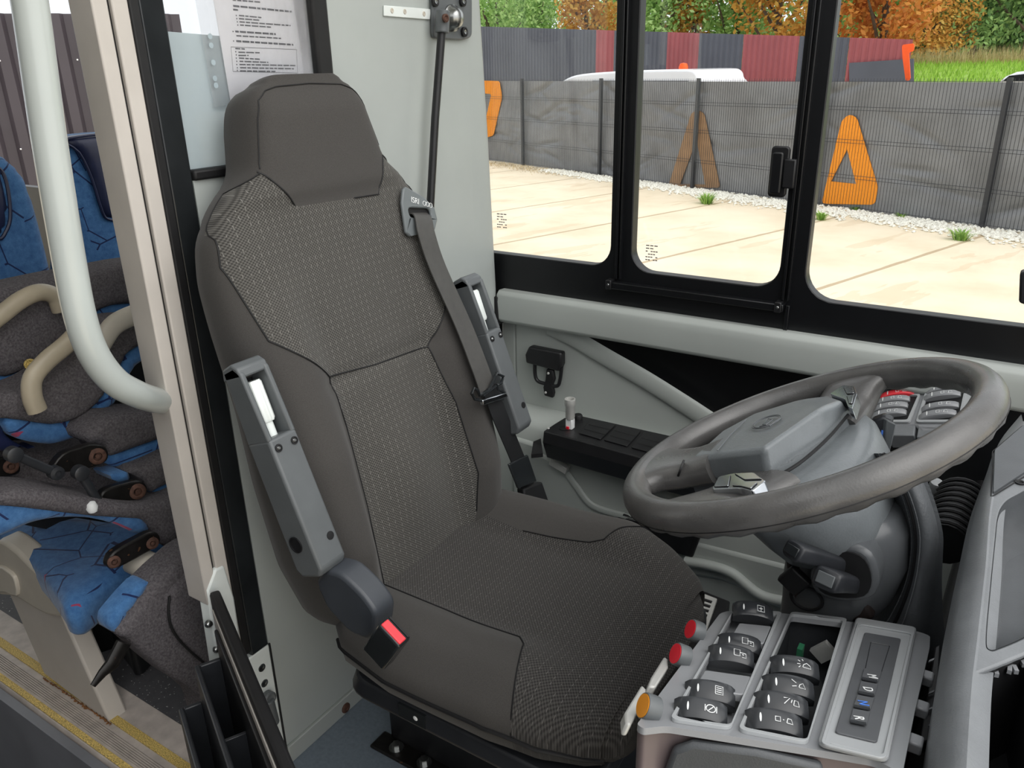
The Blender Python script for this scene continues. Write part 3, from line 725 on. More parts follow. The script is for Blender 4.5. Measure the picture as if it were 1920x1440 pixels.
def rocker(px,py,h=0.0,L=.046,Wd=.0215,sym=0,parent=None,P=None,E=None,m='rock',tilt=0.0,name='rocker_switch',mm='white'):
    e1,e2,n=E or (K1,K2,KN); O=(P or K(px,py))+n*h
    if tilt: 
        q=M.Rotation(tilt,3,e1); e2=q@e2; n=q@n
    hh=lambda x: .0115-.0055*(2*x/L)**2-.003*(2*x/L)**6
    rs=[]; 
    for i in range(13):
        x=L*(-.5+i/12)
        z=hh(x); bt=-.006; w=Wd/2*(1 if 0<i<12 else .93)
        rs.append([O+e1*x+e2*y+n*zz for y,zz in ((-w,bt),(w,bt),(w*1.0,z-.005),(w*.9,z-.0012),(w*.6,z),(-w*.6,z-.0002),(-w*.9,z-.0018),(-w*1.0,z-.007))])
    o=MB().loft(rs).build(name,MT[m],parent or cons,ang=35)
    s_=L/.046
    def pt(a,b_): return O+e1*a*s_+e2*b_*s_+n*(hh(a*s_)+.0003)
    g=MB(); g.poly([pt(-.0115+math.cos(t)*.0009,math.sin(t)*.0042) for t in [2*PI*k/12 for k in range(12)]]).build('indicator_mark',MT[mm],o)
    S={1:[[(.004,-.004),(.004,.004),(.012,.004),(.012,-.004),(.004,-.004)],[(.006,0),(.010,0)],[(.008,-.004),(.008,.002)]],
       2:[[(.002,-.003),(.002,.004),(.008,.004),(.008,-.003),(.002,-.003)],[(.008,.001),(.014,.001),(.014,-.004),(.010,-.004)],[(.010,-.001),(.012,-.001)]],
       3:[[(.004,-.004),(.004,.004),(.011,.004),(.011,-.004),(.004,-.004)],[(.005,-.002),(.010,-.002)],[(.005,0),(.010,0)],[(.005,.002),(.010,.002)]],
       4:[[(.008+math.cos(t)*.004,math.sin(t)*.0035) for t in [2*PI*k/14 for k in range(15)]],[(.006,-.002),(.010,.002)],[(.003,-.003),(.003,.003)],[(.013,-.003),(.013,.003)]],
       5:[[(.006,-.003),(.007,.0),(.010,.002),(.013,.0),(.014,-.003),(.006,-.003)],[(.004,.003),(.002,.004)],[(.004,.0),(.001,.0)],[(.004,-.002),(.002,-.004)],[(.007,.004),(.006,.0055)]],
       6:[[(.008,-.003),(.009,.0),(.012,.002),(.014,-.003),(.008,-.003)],[(.006,.001),(.002,.004)],[(.006,-.002),(.002,-.003)]],
       7:[[(.009,-.003),(.010,.002),(.013,.002),(.014,-.003),(.009,-.003)],[(.001,-.003),(.006,.003),(.001,.003)],[(.007,-.001),(.008,.002)]],
       8:[[(.000,-.002),(.000,.002),(.004,.002),(.004,-.002),(.000,-.002)],[(.009,-.002),(.010,.002),(.013,.002),(.014,-.002),(.009,-.002)],[(.007,.0),(.006,.0)]]}
    if sym:
        g=MB()
        for st in S[sym]: g.tube([pt(a,b_) for a,b_ in st],.00045,4)
        g.build('symbol',MT[mm],o)
    return o
for i,(px,py,sy,h) in enumerate([(1410,1162,1,.008),(1386,1207,2,-.003),(1370,1234,2,.0),(1331,1298,3,-.003),(1313,1336,4,-.001)]): rocker(px,py,h,sym=sy,tilt=.62)
for i,(px,py,sy,h) in enumerate([(1489,1254,5,-.001),(1477,1289,6,-.002),(1464,1322,7,-.002),(1450,1358,8,-.001)]): rocker(px,py,h,L=.048,sym=sy,tilt=.60)
for L in ([(1386,1168),(1446,1174),(1432,1206),(1368,1198)],[(1322,1256),(1408,1268),(1394,1302),(1302,1290)]):
    MB().prism(round_loop(KL(L,.003),.003),KN*-.008).build('blank_cover',MT['cons'],cons,bevel=.0025)
# round push buttons on the console's seat-side flank
def pushb(px,py,m,r=.0118):
    ax=(K1*-.86+KN*.34-K2*.38).normalized(); O=K(px,py,.006)
    g=MB(); g.lathe([(r*.98,-.007),(r,-.004),(r,.004),(r*.94,.0062),(r*.86,.0062)],O,ax,28); o=g.build('push_button',MT['armp'],cons)
    g=MB(); g.lathe([(r*.86,.006),(r*.86,.0068),(.0001,.0072)],O,ax,28); c=g.build('button_cap',MT[m],o)
pushb(1303,1183,'red'); pushb(1276,1229,'red'); pushb(1217,1327,'amber')
for pts in ([(1222,1268),(1246,1230),(1253,1236),(1254,1250),(1230,1288),(1216,1286)],[(1172,1335),(1204,1283),(1212,1292),(1208,1312),(1184,1358),(1174,1356)]):
    MB().prism(KL(pts,-.006),KN*-.012-K1*.004).build('console_tab',MT['silver'],cons,bevel=.002)
# gear selector
G0=[(1604,1165),(1718,1184),(1664,1434),(1532,1402)]
g=MB(); g.prism(round_loop(KL(G0,.001),.008),KN*.006); gs=g.build('gear_selector',MT['consl'],cons,bevel=.002)
plate('selector_lip',round_loop(KL([(1608,1169),(1714,1188),(1660,1427),(1538,1398)],.007),.007),[round_loop(KL([(1613,1173),(1708,1190),(1655,1420),(1545,1395)],.007),.006)],KN*.002,MT['consl'],gs,bevel=.0007)
g=MB(); g.prism(round_loop(KL([(1621,1188),(1689,1200),(1644,1395),(1565,1376)],.007),.004),KN*.0018); g.build('selector_plate',MT['key'],gs,bevel=.0006)
MB().tube(round_loop(KL([(1633,1204),(1668,1211),(1652,1262),(1622,1257)],.0092),.001),.0004,4,True).build('blank_outline',MT['rock'],gs)
for q,ch,cx,cy in (([(1620,1256),(1653,1262),(1646,1281),(1615,1275)],'M',1635,1268),([(1614,1280),(1646,1286),(1640,1307),(1608,1301)],'D',1627,1292),([(1607,1306),(1639,1312),(1632,1333),(1600,1327)],'N',1618,1318),([(1599,1332),(1631,1338),(1625,1361),(1593,1355)],'R',1610,1346)):
    g=MB(); g.prism(round_loop(KL(q,.0086),.001),KN*.002); kk=g.build('selector_key',MT['key'],gs,bevel=.0008)
    text3('letter',ch,K(cx,cy,.0112),-K2,K1,.0125,MT['bluew' if ch=='N' else 'white'],kk)
    a_,b_=V(q[3]+(0,)),V(q[2]+(0,)); g=MB(); g.prism(round_loop(KL([(a_.x+1,a_.y-4),(b_.x-1,b_.y-4),(b_.x-1,b_.y),(a_.x+1,a_.y)],.0105),.0008),KN*.0012); g.build('key_ridge',MT['rock'],kk)
# clips on the open flank, louvre behind
for px,py in ((1738,1272),(1716,1395),(1728,1330)):
    MB().box(K(px,py,-.012),(.012,.014,.012)).build('mounting_clip',MT['cons'],cons,bevel=.002)
lv=thing('louvre_panel','narrow black louvred panel between the switch console and the dashboard edge','vent',A(1750,1300,z=.70))
MB().prism([A(px,py,z=.72) for px,py in ((1752,1212),(1764,1206),(1756,1385),(1722,1395))],V((0,0,-.015))).build('louvre_frame',MT['blackp'],lv,bevel=.002)
for i in range(5):
    y0=1240+i*30; MB().prism([A(px,py,z=.722) for px,py in ((1742,y0),(1752,y0-4),(1750,y0),(1740,y0+4))],V((0,0,.002))).build('slat',MT['cons'],lv)
# ================================================================ DASHBOARD (right edge of the picture)
dash=thing('dashboard','dark grey grained dashboard shelf with oval tray, flat lid and missing lower panel','dashboard',(.15,.85,.3))
EL=[(1912,778),(1872,826),(1852,878),(1822,960),(1802,1050),(1785,1130),(1769,1230),(1758,1300),(1750,1380),(1744,1450)]
RL=[(1918,790),(1884,838),(1868,868),(1849,950),(1840,1050),(1833,1110),(1821,1206),(1812,1275),(1805,1360),(1799,1450)]
el=smooth_path([(x,y,0) for x,y in EL],5); rl=smooth_path([(x,y,0) for x,y in RL],5)
b=MB(); rs=[]
for e,r in zip(el,rl):
    P0=A(e.x,e.y,z=.842); P1=A(r.x,r.y,z=.866); m_=P0.lerp(P1,.5)+V((0,0,.006))
    rs.append([P0+V((.012,0,-.33)),P0+V((.0,0,-.05)),P0+V((-.0005,0,-.012)),P0+V((.003,0,-.001)),P0.lerp(P1,.3)+V((0,0,.004)),P0.lerp(P1,.75)+V((0,0,.002)),P1,P1+V((.004,0,.0015)),P1+V((.02,0,-.01)),P1+V((.02,0,-.33))])
b.loft(rs); b.build('dash_edge',MT['dash'],dash,ang=50)
ZD=.866
def D(px,py,z=ZD): return A(px,py,z=z)
rlp=[D(q.x,q.y) for q in rl if q.y<1262]
outer=rlp+[D(1826,1264),D(1872,1246),D(1930,1222),D(1990,1195),D(2500,930),D(2500,640),D(1990,780),D(1925,786)]
trayL=[D(x,y) for x,y in ((1906,928),(1884,943),(1872,968),(1866,1020),(1858,1101),(1850,1195),(1856,1218),(1880,1212),(1925,1192),(1990,1155),(2010,1050),(2000,930),(1960,905))]
trayL=smooth_path(trayL,4,True)
plate('dash_top',outer,[trayL],V((0,0,-.006)),MT['dash'],dash,bevel=.002)
c_=sum(trayL,V())/len(trayL)
b=MB(); b.loft([trayL,[c_+(q-c_)*.97+V((0,0,-.012)) for q in trayL],[c_+(q-c_)*.86+V((0,0,-.034)) for q in trayL],[c_+(q-c_)*.4+V((0,0,-.036)) for q in trayL]],cap=False)
tr=b.build('tray',MT['dashd'],dash,ang=70)
MB().poly([c_+(q-c_)*.41+V((0,0,-.0361)) for q in trayL]).build('tray_floor',MT['dashd'],tr)
MB().prism(round_loop([D(x,y,ZD+.0005) for x,y in ((1864,848),(1917,802),(1960,790),(1965,860),(1922,888),(1861,928))],.004),V((0,0,.004))).build('lid',MT['dashd'],dash,bevel=.0015)
MB().tube(round_loop([D(x,y,ZD+.001) for x,y in ((1861,847),(1917,799),(1964,786),(1970,862),(1923,892),(1858,932))],.004),.0009,5,True).build('lid_gap',MT['rubber'],dash)
MB().lathe([(.006,0),(.006,.002),(.004,.002),(.003,.0005)],D(1912,906),(0,0,1),18).build('lid_screw',MT['rubber'],dash)
# open bay below, with broken clips
bay=[D(x,y,ZD-.004) for x,y in ((1826,1266),(1872,1248),(1940,1218),(1990,1450),(1800,1450),(1812,1300))]
b=MB(); 
for i in range(len(bay)): b.poly([bay[i],bay[(i+1)%len(bay)],bay[(i+1)%len(bay)]+V((0,0,-.12)),bay[i]+V((0,0,-.12))])
b.poly([q+V((0,0,-.12)) for q in bay]); b.build('open_bay',MT['rubber'],dash,smooth=False)
rnd=random.Random(3)
for px,py,l in ((1850,1268,.016),(1866,1258,.012),(1893,1250,.016),(1903,1255,.008),(1915,1238,.014),(1818,1310,.02),(1815,1335,.012),(1828,1300,.01),(1816,1375,.024),(1826,1362,.01),(1835,1345,.012)):
    MB().box(D(px,py,ZD-.012),(.0035,l,.004),M.Rotation(rnd.uniform(-.5,.9) if py<1290 else .12,3,'Z')).build('broken_clip',MT['consl' if py>1290 else 'cons'],dash)
for px,py,w_ in ((1820,1306,46),(1815,1388,50)):
    MB().prism([D(px,py-w_*.5,ZD-.008),D(px+4,py-w_*.5,ZD-.008),D(px-4,py+w_*.5,ZD-.008),D(px-9,py+w_*.5,ZD-.008)],V((0,0,-.012))).build('clip_rail',MT['consl'],dash)
MB().box(D(1905,1380,ZD-.11),(.02,.02,.006)).build('circuit_board',MT['green'],dash)
# vent wheel and small knob in the gap beside the gaiter
vw=thing('air_vent_roller','black ribbed air vent roller in the dark gap left of dashboard','vent',A(1795,950,z=.74))
c0,c1=A(1808,905,z=.76),A(1778,985,z=.76)
for i in range(9):
    t=i/8; p=c0.lerp(c1,t); MB().tube([p+V((.035*math.cos(a),0,.035*math.sin(a)-.03)) for a in [PI*.15+PI*.7*k/8 for k in range(9)]],.003,6).build('rib',MT['rubber'],vw)
MB().tube([c0+V((0,0,-.03)),c1+V((0,0,-.03))],.03,16).build('drum',MT['rubber'],vw)
kb=MB(); kb.lathe([(.006,0),(.009,.008),(.0075,.016),(.010,.026),(.009,.032),(.004,.034)],A(1748,930,z=.70),(.1,-.3,1),18)
kb.build('pale_knob',MT['consl'],dash)
# dark lower dash body so the gaps are closed
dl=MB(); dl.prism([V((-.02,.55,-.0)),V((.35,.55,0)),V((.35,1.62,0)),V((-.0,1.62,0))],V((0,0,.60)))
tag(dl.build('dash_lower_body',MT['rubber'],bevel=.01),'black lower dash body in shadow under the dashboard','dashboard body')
# ================================================================ INSTRUMENT SWITCH PANEL behind the wheel
fp=thing('instrument_switch_panel','grey switch panel with light knob and red rocker seen through the wheel','switch panel',(-.10,1.50,.5))
FN=V((-.35,-.25,.90)).normalized(); FP0=A(1725,765,z=.735); F1=V((1,0,.39)); F1=(F1-FN*F1.dot(FN)).normalized(); F2=FN.cross(F1)
def Q(px,py,h=0): return AP(px,py,FP0+FN*h,FN)
b=MB(); b.prism(round_loop([Q(x,y) for x,y in ((1600,800),(1718,796),(1723,810),(1812,808),(1842,712),(1660,690),(1612,735))],.01),FN*-.05); b.build('panel_body',MT['cons'],fp,bevel=.004)
for L in ([(1630,790),(1702,790),(1722,744),(1652,742)],[(1724,790),(1797,790),(1812,722),(1748,718)]):
    plate('panel_rim',round_loop([Q(*q,.001) for q in [(L[0][0]-6,L[0][1]+4),(L[1][0]+5,L[1][1]+4),(L[2][0]+5,L[2][1]-3),(L[3][0]-5,L[3][1]-3)]],.006),[round_loop([Q(*q,.001) for q in L],.005)],FN*.004,MT['consl'],fp,bevel=.001)
    MB().poly([Q(*q,.0015) for q in L]).build('panel_recess',MT['blackp'],fp)
EE=(F1,F2,FN)
for px,py,m_ in ((1684,744,'buckle'),(1675,756,'cons'),(1671,768,'cons'),(1668,781,'cons'),(1778,724,'cons'),(1772,735,'cons'),(1768,747,'cons'),(1764,768,'cons'),(1759,783,'cons')):
    rocker(0,0,.004,L=.062,Wd=.014,P=Q(px,py),E=EE,m=m_,sym=8,parent=fp,tilt=.2)
MB().poly([Q(*q,.004) for q in ((1806,740),(1822,722),(1830,722),(1812,790),(1800,790))]).build('pale_strip',MT['consl'],fp)
O=Q(1694,724,.002)
g=MB(); g.lathe([(.030,0),(.030,.004),(.026,.006),(.001,.006)],O,FN,36); kn=g.build('light_knob_base',MT['cons'],fp)
g=MB(); g.lathe([(.018,.004),(.017,.022),(.014,.024),(.001,.024)],O-F1*.003,FN,30); g.build('light_knob',MT['gloss'],kn)
g=MB(); g.box(O+FN*.016-F1*.003,(.008,.036,.02)); g.build('knob_grip',MT['blackp'],kn,bevel=.003)
for i,(L) in enumerate(([(1662,797),(1716,797),(1714,816),(1665,816)],[(1722,798),(1790,798),(1785,820),(1718,820)])):
    MB().prism([Q(*q,-.0) for q in L],FN*-.03).build('front_lip',MT['dash'],fp,bevel=.002)
ws=thing('lever_switch','dark control lever with ribbed thumbwheel and blue markings behind wheel','lever',A(1650,850,y=1.12))
WS=lambda px,py: A(px,py,y=1.10)
MB().prism([WS(*q) for q in ((1632,790),(1655,782),(1673,790),(1652,868),(1638,872),(1625,830))],V((.0,.02,0))).build('lever_body',MT['darkp'],ws,bevel=.003)
MB().prism([WS(*q) for q in ((1656,783),(1674,791),(1655,870),(1648,868))],V((.006,-.006,0))).build('lever_edge',MT['armp'],ws,bevel=.002)
b=MB(); b.box(WS(1640,825)+V((0,-.004,0)),(.012,.02,.022)); wl=b.build('thumbwheel',MT['rubber'],ws,bevel=.003)
for i in range(5): MB().box(WS(1640,817+i*4)+V((0,-.015,0)),(.012,.002,.0015)).build('wheel_ridge',MT['armp'],wl)
for i in range(3): MB().box(WS(1655,810+i*9)+V((0,-.0015,0)),(.003,.001,.006)).build('blue_marking',MT['bluew'],ws)
# ================================================================ SIDE WALL TRIM
def YF(x,z,y): return V((x,y,z))
b=MB(); zf=lambda y,z: V((0,y,z))
prof=[(1.66,.826),(1.628,.828),(1.617,.818),(1.614,.80),(1.617,.752),(1.625,.744),(1.66,.742)]
b.loft([[V((x,y,z)) for y,z in prof] for x in (-1.100,-.6,.0,.75)]); struct(b.build('trim_1',MT['trim'],bevel=.003))
MB and struct(MB().box((-1.100,1.635,.775),(.012,.045,.075)).build('trim_2',MT['rubber'],bevel=.003))
struct(MB().prism([V((-1.30,1.70,-.02)),V((.75,1.70,-.02)),V((.75,1.70,.84)),V((-1.30,1.70,.84))],V((0,.02,0))).build('wall_lower',MT['black']))
def P66(px,py,y=1.665): return A(px,py,y=y)
pts=[P66(*q) for q in ((966,600),(1034,612),(1080,640),(1180,700),(1330,790),(1350,875),(1268,850),(1085,805),(1057,795),(968,775))]
b=MB(); b.prism(pts,V((0,.03,0))); struct(b.build('trim_3',MT['trim'],bevel=.004))
pa=smooth_path([P66(*q,1.66) for q in ((1030,612),(1075,634),(1140,672),(1210,712),(1280,756),(1335,792))],5)
b=MB(); b.tube(pa,.024,16,flat=.35,nrm=(0,1,0)); struct(b.build('trim_4',MT['trim']))
b=MB(); b.prism([P66(*q,1.668) for q in ((940,600),(966,604),(968,742),(985,760),(940,760))],V((0,.02,0))); struct(b.build('trim_5',MT['trim'],bevel=.006))
# ledge + lower moulded wall
led=[(1.69,.50),(1.67,.512),(1.655,.518),(1.60,.512),(1.585,.505),(1.575,.49),(1.57,.44),(1.565,.0),(1.69,.0)]
b=MB(); b.loft([[V((x,y,z)) for y,z in led] for x in (-1.10,-.7,-.2,.3)]); struct(b.build('trim_6',MT['trim'],bevel=.004))
LY=1.562
def L56(px,py,y=LY): return A(px,py,y=y)
# raised left block with the hole edge
b=MB(); b.prism([L56(*q) for q in ((960,820),(1000,832),(1013,852),(1052,872),(1078,905),(1110,945),(1170,966),(1150,1010),(960,1010))],V((0,.03,0))); struct(b.build('trim_7',MT['trim'],bevel=.008))
b=MB(); b.tube(smooth_path([L56(*q) for q in ((1055,876),(1080,910),(1112,948),(1180,970),(1260,990))],5),.009,8,flat=.8); struct(b.build('trim_8',MT['trim']))
b=MB(); b.box(L56(1052,870)+V((0,-.008,0)),(.05,.02,.018),M.Rotation(.3,3,'Y')); tag(b.build('clip_block',MT['silver'],bevel=.002),'small pale clip block under the black switch shelf','clip')
# forward wheel-arch trim with a curved ridge
b=MB(); pts=[L56(*q) for q in ((1275,1010),(1480,1062),(1600,1090),(1600,1190),(1480,1150),(1440,1135),(1400,1110),(1350,1090),(1290,1080))]
b.prism(pts,V((0,.03,0))); struct(b.build('trim_9',MT['trim'],bevel=.010))
b=MB(); b.tube(smooth_path([L56(*q,1.555) for q in ((1285,1052),(1330,1060),(1372,1074),(1402,1098),(1432,1118),(1490,1132))],5),.012,10); struct(b.build('trim_10',MT['trim']))
lb=thing('floor_side_vent','black rectangular vent recess in lower grey side trim beside seat','vent',L56(1230,1005))
b=MB(); q=[L56(*p,1.556) for p in ((1146,975),(1168,964),(1312,1008),(1298,1046),(1262,1036))]
b.prism(q,V((0,.012,0))); b.build('vent_frame',MT['rubber'],lb,bevel=.003)
c_=sum(q,V())/5; MB().poly([c_+(p-c_)*.85+V((0,-.001,0)) for p in q]).build('vent_mesh',MT['blackp'],lb)
# footwell vent grille
gv=thing('footwell_grille','silver slotted grille on the floor in front of the seat cushion','grille',A(1310,1140,z=.28))
GZ=.30
def GP(px,py): return A(px,py,z=GZ)
gl=[GP(*p) for p in ((1270,1182),(1300,1105),(1345,1122),(1322,1190))]
b=MB(); b.prism(gl,V((0,0,-.01))); gb=b.build('grille_plate',MT['silver'],gv,bevel=.002)
for i in range(7):
    t=(i+.7)/8; a_=gl[0].lerp(gl[1],t); c2=gl[3].lerp(gl[2],t); MB().tube([a_.lerp(c2,.15)+V((0,0,.0005)),a_.lerp(c2,.85)+V((0,0,.0005))],.0035,8,flat=1).build('slot',MT['rubber'],gv)
MB().prism([GP(*p)+V((0,0,-.012)) for p in ((1258,1196),(1298,1090),(1370,1118),(1345,1200))],V((0,0,-.26))).build('grille_box',MT['blackp'],gv,bevel=.003)
# ---------------- black switch shelf
sh=thing('switch_shelf','black shelf with three blank switch plates below the driver window','shelf',A(1120,830,z=.5))
T=lambda px,py,z=.531: A(px,py,z=z)
tp=[T(*p) for p in ((1019,808),(1040,794),(1058,783),(1084,778),(1290,824),(1400,850),(1380,900),(1215,861))]
b=MB(); low=[p+V((0,-.006,-.028)) if i in (0,6,7) else p+V((0,0,-.028)) for i,p in enumerate(tp)]
b.loft([[p+V((0,.02,-.05)) for p in low],low,tp]); b.build('shelf_body',MT['blackp'],sh,bevel=.003,ang=25)
for L in ([(1110,787),(1155,797),(1126,825),(1085,813)],[(1160,798),(1202,809),(1176,838),(1132,826)],[(1208,811),(1252,822),(1228,852),(1183,840)],[(1258,824),(1300,834),(1278,866),(1234,855)]):
    q=round_loop([T(*p,.532) for p in L],.004); bl=MB().prism(q,V((0,0,.0025))).build('blank_plate',MT['blackp'],sh,bevel=.001)
    q=[T(*p,.5347) for p in L]
    for t in (.33,.66): MB().tube([q[0].lerp(q[3],t).lerp(q[1].lerp(q[2],t),.05),q[0].lerp(q[3],t).lerp(q[1].lerp(q[2],t),.95)],.0009,5).build('plate_groove',MT['rubber'],bl)
MB().lathe([(.013,0),(.013,.0008),(.0001,.0008)],T(1058,803,.5316),(0,0,1),24).build('socket_hole',MT['rubber'],sh)
MB().lathe([(.011,0),(.011,.010),(.009,.013),(.0001,.013)],T(1084,786,.531),(0,0,1),20).build('plug_cap',MT['rubber'],sh)
MB().lathe([(.004,0),(.003,.002)],T(1028,803,.531),(0,0,1),12).build('shelf_rivet',MT['silver'],sh)
b0=T(1069,803); ps=thing('power_socket','metal power socket with white connector standing out of the black shelf hole','socket',b0)
b=MB(); b.box(b0+V((0,0,.013)),(.018,.016,.026)); b.build('white_connector',MT['white'],ps,bevel=.002)
b=MB(); b.lathe([(.010,.026),(.0115,.030),(.0115,.060),(.013,.062),(.013,.078),(.010,.078),(.009,.066)],b0,(0,-.02,1),22); b.build('socket_barrel',MT['silver'],ps)
MB().box(b0+V((-.002,-.009,.004)),(.008,.004,.007)).build('red_plug',MT['red'],ps,bevel=.001)
b=MB(); b.prism([A(*p,z=.49) for p in ((1000,828),(1014,822),(1018,850),(996,852))],V((0,0,-.01))); struct(b.build('trim_11',MT['rubber']))
# ---------------- bag hook
hk=thing('folding_hook','black folding hook with U-shaped ring on the grey side wall','hook',P66(1030,700,1.66))
HB=lambda px,py,y=1.655: A(px,py,y=y)
b=MB(); b.prism([HB(*p) for p in ((1000,645),(1061,657),(1061,680),(1056,692),(995,676),(993,660))],V((0,-.024,0))); b.build('hook_cover',MT['blackp'],hk,bevel=.005)
b=MB(); b.tube(smooth_path([HB(*p,1.64) for p in ((1003,676),(1003,700),(1008,714),(1024,720),(1044,724),(1050,712),(1053,688))],5),.0048,10); b.build('ring',MT['blackp'],hk)
b=MB(); b.prism([HB(*p,1.635) for p in ((1024,692),(1036,694),(1039,712),(1035,724),(1038,738),(1036,747),(1020,742),(1018,726),(1022,712))],V((0,.012,0))); hc=b.build('catch',MT['rubber'],hk,bevel=.003)
for px,py in ((1028,700),(1023,736)): MB().lathe([(.0035,0),(.0025,.002)],HB(px,py,1.634),(0,-1,0),12).build('rivet',MT['silver'],hk)
# ================================================================ WINDOWS
WY=1.65
def fz(y=WY): return lambda a,b_: V((a,y,b_))
w1=rrect(-1.24,-.802,.914,1.78,(.012,.05,.05,.012),8,fz()); w2=rrect(-.749,-.417,.911,1.78,.05,8,fz()); w3=rrect(-.365,.62,.896,1.78,.06,8,fz())
struct(plate('wall_left',[V((-1.30,WY,.82)),V((.75,WY,.82)),V((.75,WY,1.95)),V((-1.30,WY,1.95))],[w1,w2,w3],V((0,.03,0)),MT['black'],None,bevel=.003))
def window(n,x0,x1,z0):
    o=bpy.data.objects.new('window_%d'%n,None); COL.objects.link(o); o.matrix_world=M.Translation((x0,WY,z0)); W[o.name]=o.matrix_world.copy(); o['kind']='structure'
    MB().box(((x0+x1)/2,WY+.018,1.35),(x1-x0+.03,.004,.92)).build('pane',MT['glass'],o); return o
wa=window(1,-1.24,-.802,.914); wb=window(2,-.749,-.417,.911); wc=window(3,-.365,.62,.896)
b=MB(); b.box((-.60,WY-.008,.876),(.404,.022,.016)); tk=b.build('slide_track',MT['black'],wb,bevel=.002)
for x in (-.795,-.408):
    MB().box((x,WY-.010,.878),(.014,.026,.022)).build('track_end',MT['blackp'],tk,bevel=.002)
    MB().lathe([(.003,0),(.002,.001)],(x,WY-.023,.878),(0,-1,0),10).build('screw',MT['steel'],tk)
for x,w_ in ((-.782,.006),(-.773,.004),(-.403,.006),(-.393,.004)): MB().box((x,WY-.004,1.40),(w_,.012,1.02)).build('frame_rib',MT['black'],wb,bevel=.0015)
MB().box((-.392,WY-.002,.85),(.008,.010,.06)).build('frame_rib',MT['black'],wb,bevel=.001)
b=MB(); b.prism(rrect(-.455,-.419,1.098,1.196,.008,4,fz(WY-.002)),V((0,-.008,0))); lt=b.build('latch',MT['blackp'],wb,bevel=.003)
b=MB(); b.prism(rrect(-.449,-.427,1.106,1.186,.005,4,fz(WY-.010)),V((0,-.014,0))); b.build('latch_grip',MT['black'],lt,bevel=.003)
b=MB(); b.box((-.415,WY-.012,1.145),(.024,.012,.056)); b.build('latch_bolt',MT['blackp'],lt,bevel=.003)
def stamp(x,z,w_,par):
    for i in range(6):
        n_=3 if i<2 else 5
        for k in range(n_):
            if (k+i)%4==3: continue
            MB().box((x+w_*(k+.5)/n_,WY+.0155,z-.0065*i),(w_/n_*.8,.0004,.0022)).build('glass_stamp',MT['ink'],par)
stamp(-.722,.97,.03,wb); stamp(-1.125,1.01,.03,wa)
wk=thing('window_catch','black catch at the right end of the driver window, standing on the lower frame','catch',(.045,1.64,.88))
b=MB(); b.prism([A(px,py,y=1.615) for px,py in ((1912,512),(1945,505),(1945,580),(1910,568))],V((0,.03,0))); b.build('catch_grip',MT['blackp'],wk,bevel=.004)
MB().box((.046,1.638,.93),(.022,.022,.11)).build('catch_stem',MT['black'],wk,bevel=.003)
# ================================================================ PARTITION BEHIND THE SEAT
PX=-1.105
def rot90(L,x=PX): return [V((x,a,b_)) for a,b_ in L]
struct(plate('wall_rear',rot90([(.798,-.02),(1.5401,-.02),(1.5401,1.95),(1.118,1.95),(1.118,1.195),(.798,1.195)]),[],V((-.03,0,0)),MT['wall']))
b=MB(); rs=[]
for z in (-.02,.4,.83,1.2,1.49,1.95):
    e=lerp([(-.02,1.64),(.83,1.637),(1.2,1.621),(1.49,1.604),(1.95,1.575)],z)
    rs.append([V((x,y,z)) for x,y in [(PX,1.54),(PX+.001,e-.055),(PX+.002,e-.035),(PX+.0005,e-.018),(PX-.004,e-.008),(PX-.012,e-.002),(PX-.03,e),(PX-.06,e+.002),(PX-.06,1.54)]])
b.loft(rs); struct(b.build('trim_12',MT['wall'],ang=80))
b=MB(); b.box((PX+.004,1.21,.022),(.008,.82,.044)); struct(b.build('baseboard_rear',MT['trim'],bevel=.002))
g=MB(); g.lathe([(.012,0),(.012,.002),(.010,.004),(.005,.0045),(.004,.003)],A(648,1327,x=PX+.008),(1,0,0),20); tag(g.build('rusty_screw',MT['rust']),'rusty screw head in the base strip behind the seat','screw')
b=MB(); b.box((PX-.012,1.10,1.57),(.04,.038,.75)); struct(b.build('trim_13',MT['rubber'],bevel=.006))
b=MB(); b.box((PX-.008,.94,1.203),(.03,.285,.016)); struct(b.build('trim_14',MT['rubber'],bevel=.004))
o=bpy.data.objects.new('window_4',None); COL.objects.link(o); o.matrix_world=M.Translation((PX,.94,1.2)); W[o.name]=o.matrix_world.copy(); o['kind']='structure'
MB().box((PX-.014,.94,1.58),(.004,.29,.76)).build('pane',MT['glass'],o)
b=MB(); b.prism(rot90([(.797,1.205),(1.082,1.208),(1.082,1.405),(.93,1.405),(.90,1.403),(.797,1.408)],PX-.0115),V((.0006,0,0))); b.build('frosted_film',MT['film'],o)
MT['punch']=mat('punched_hole_grey','a9b8bf',.6)
# paper in sleeve
pp=thing('paper_notice','printed white paper notice in a clear punched plastic sleeve on the partition glass','notice',(PX,.98,1.30))
b=MB(); b.prism(rot90([(.895,1.308),(1.075,1.345),(1.075,1.60),(.885,1.60)],PX-.007),V((.0006,0,0))); pg=b.build('paper_sheet',MT['paper'],pp)
b=MB(); b.prism(rot90([(.862,1.300),(.895,1.302),(1.083,1.34),(1.083,1.62),(.85,1.62)],PX-.0058),V((.0005,0,0))); b.build('sleeve',MT['sleeve'],pp)
def tl(px0,py0,px1,py1,th,m='ink'):
    rnd_=random.Random(px0*7+py0); a_,c2=A(px0,py0,x=PX-.0062),A(px1,py1,x=PX-.0062); L=(c2-a_).length; t=0; g=MB(); d_=(c2-a_)/L
    while t<L:
        w_=min(rnd_.uniform(.006,.016),L-t)
        g.prism([a_+d_*t+V((0,0,-th)),a_+d_*(t+w_)+V((0,0,-th)),a_+d_*(t+w_)+V((0,0,th)),a_+d_*t+V((0,0,th))],V((.0002,0,0))); t+=w_+.002
    g.build('text_line',MT[m],pg)
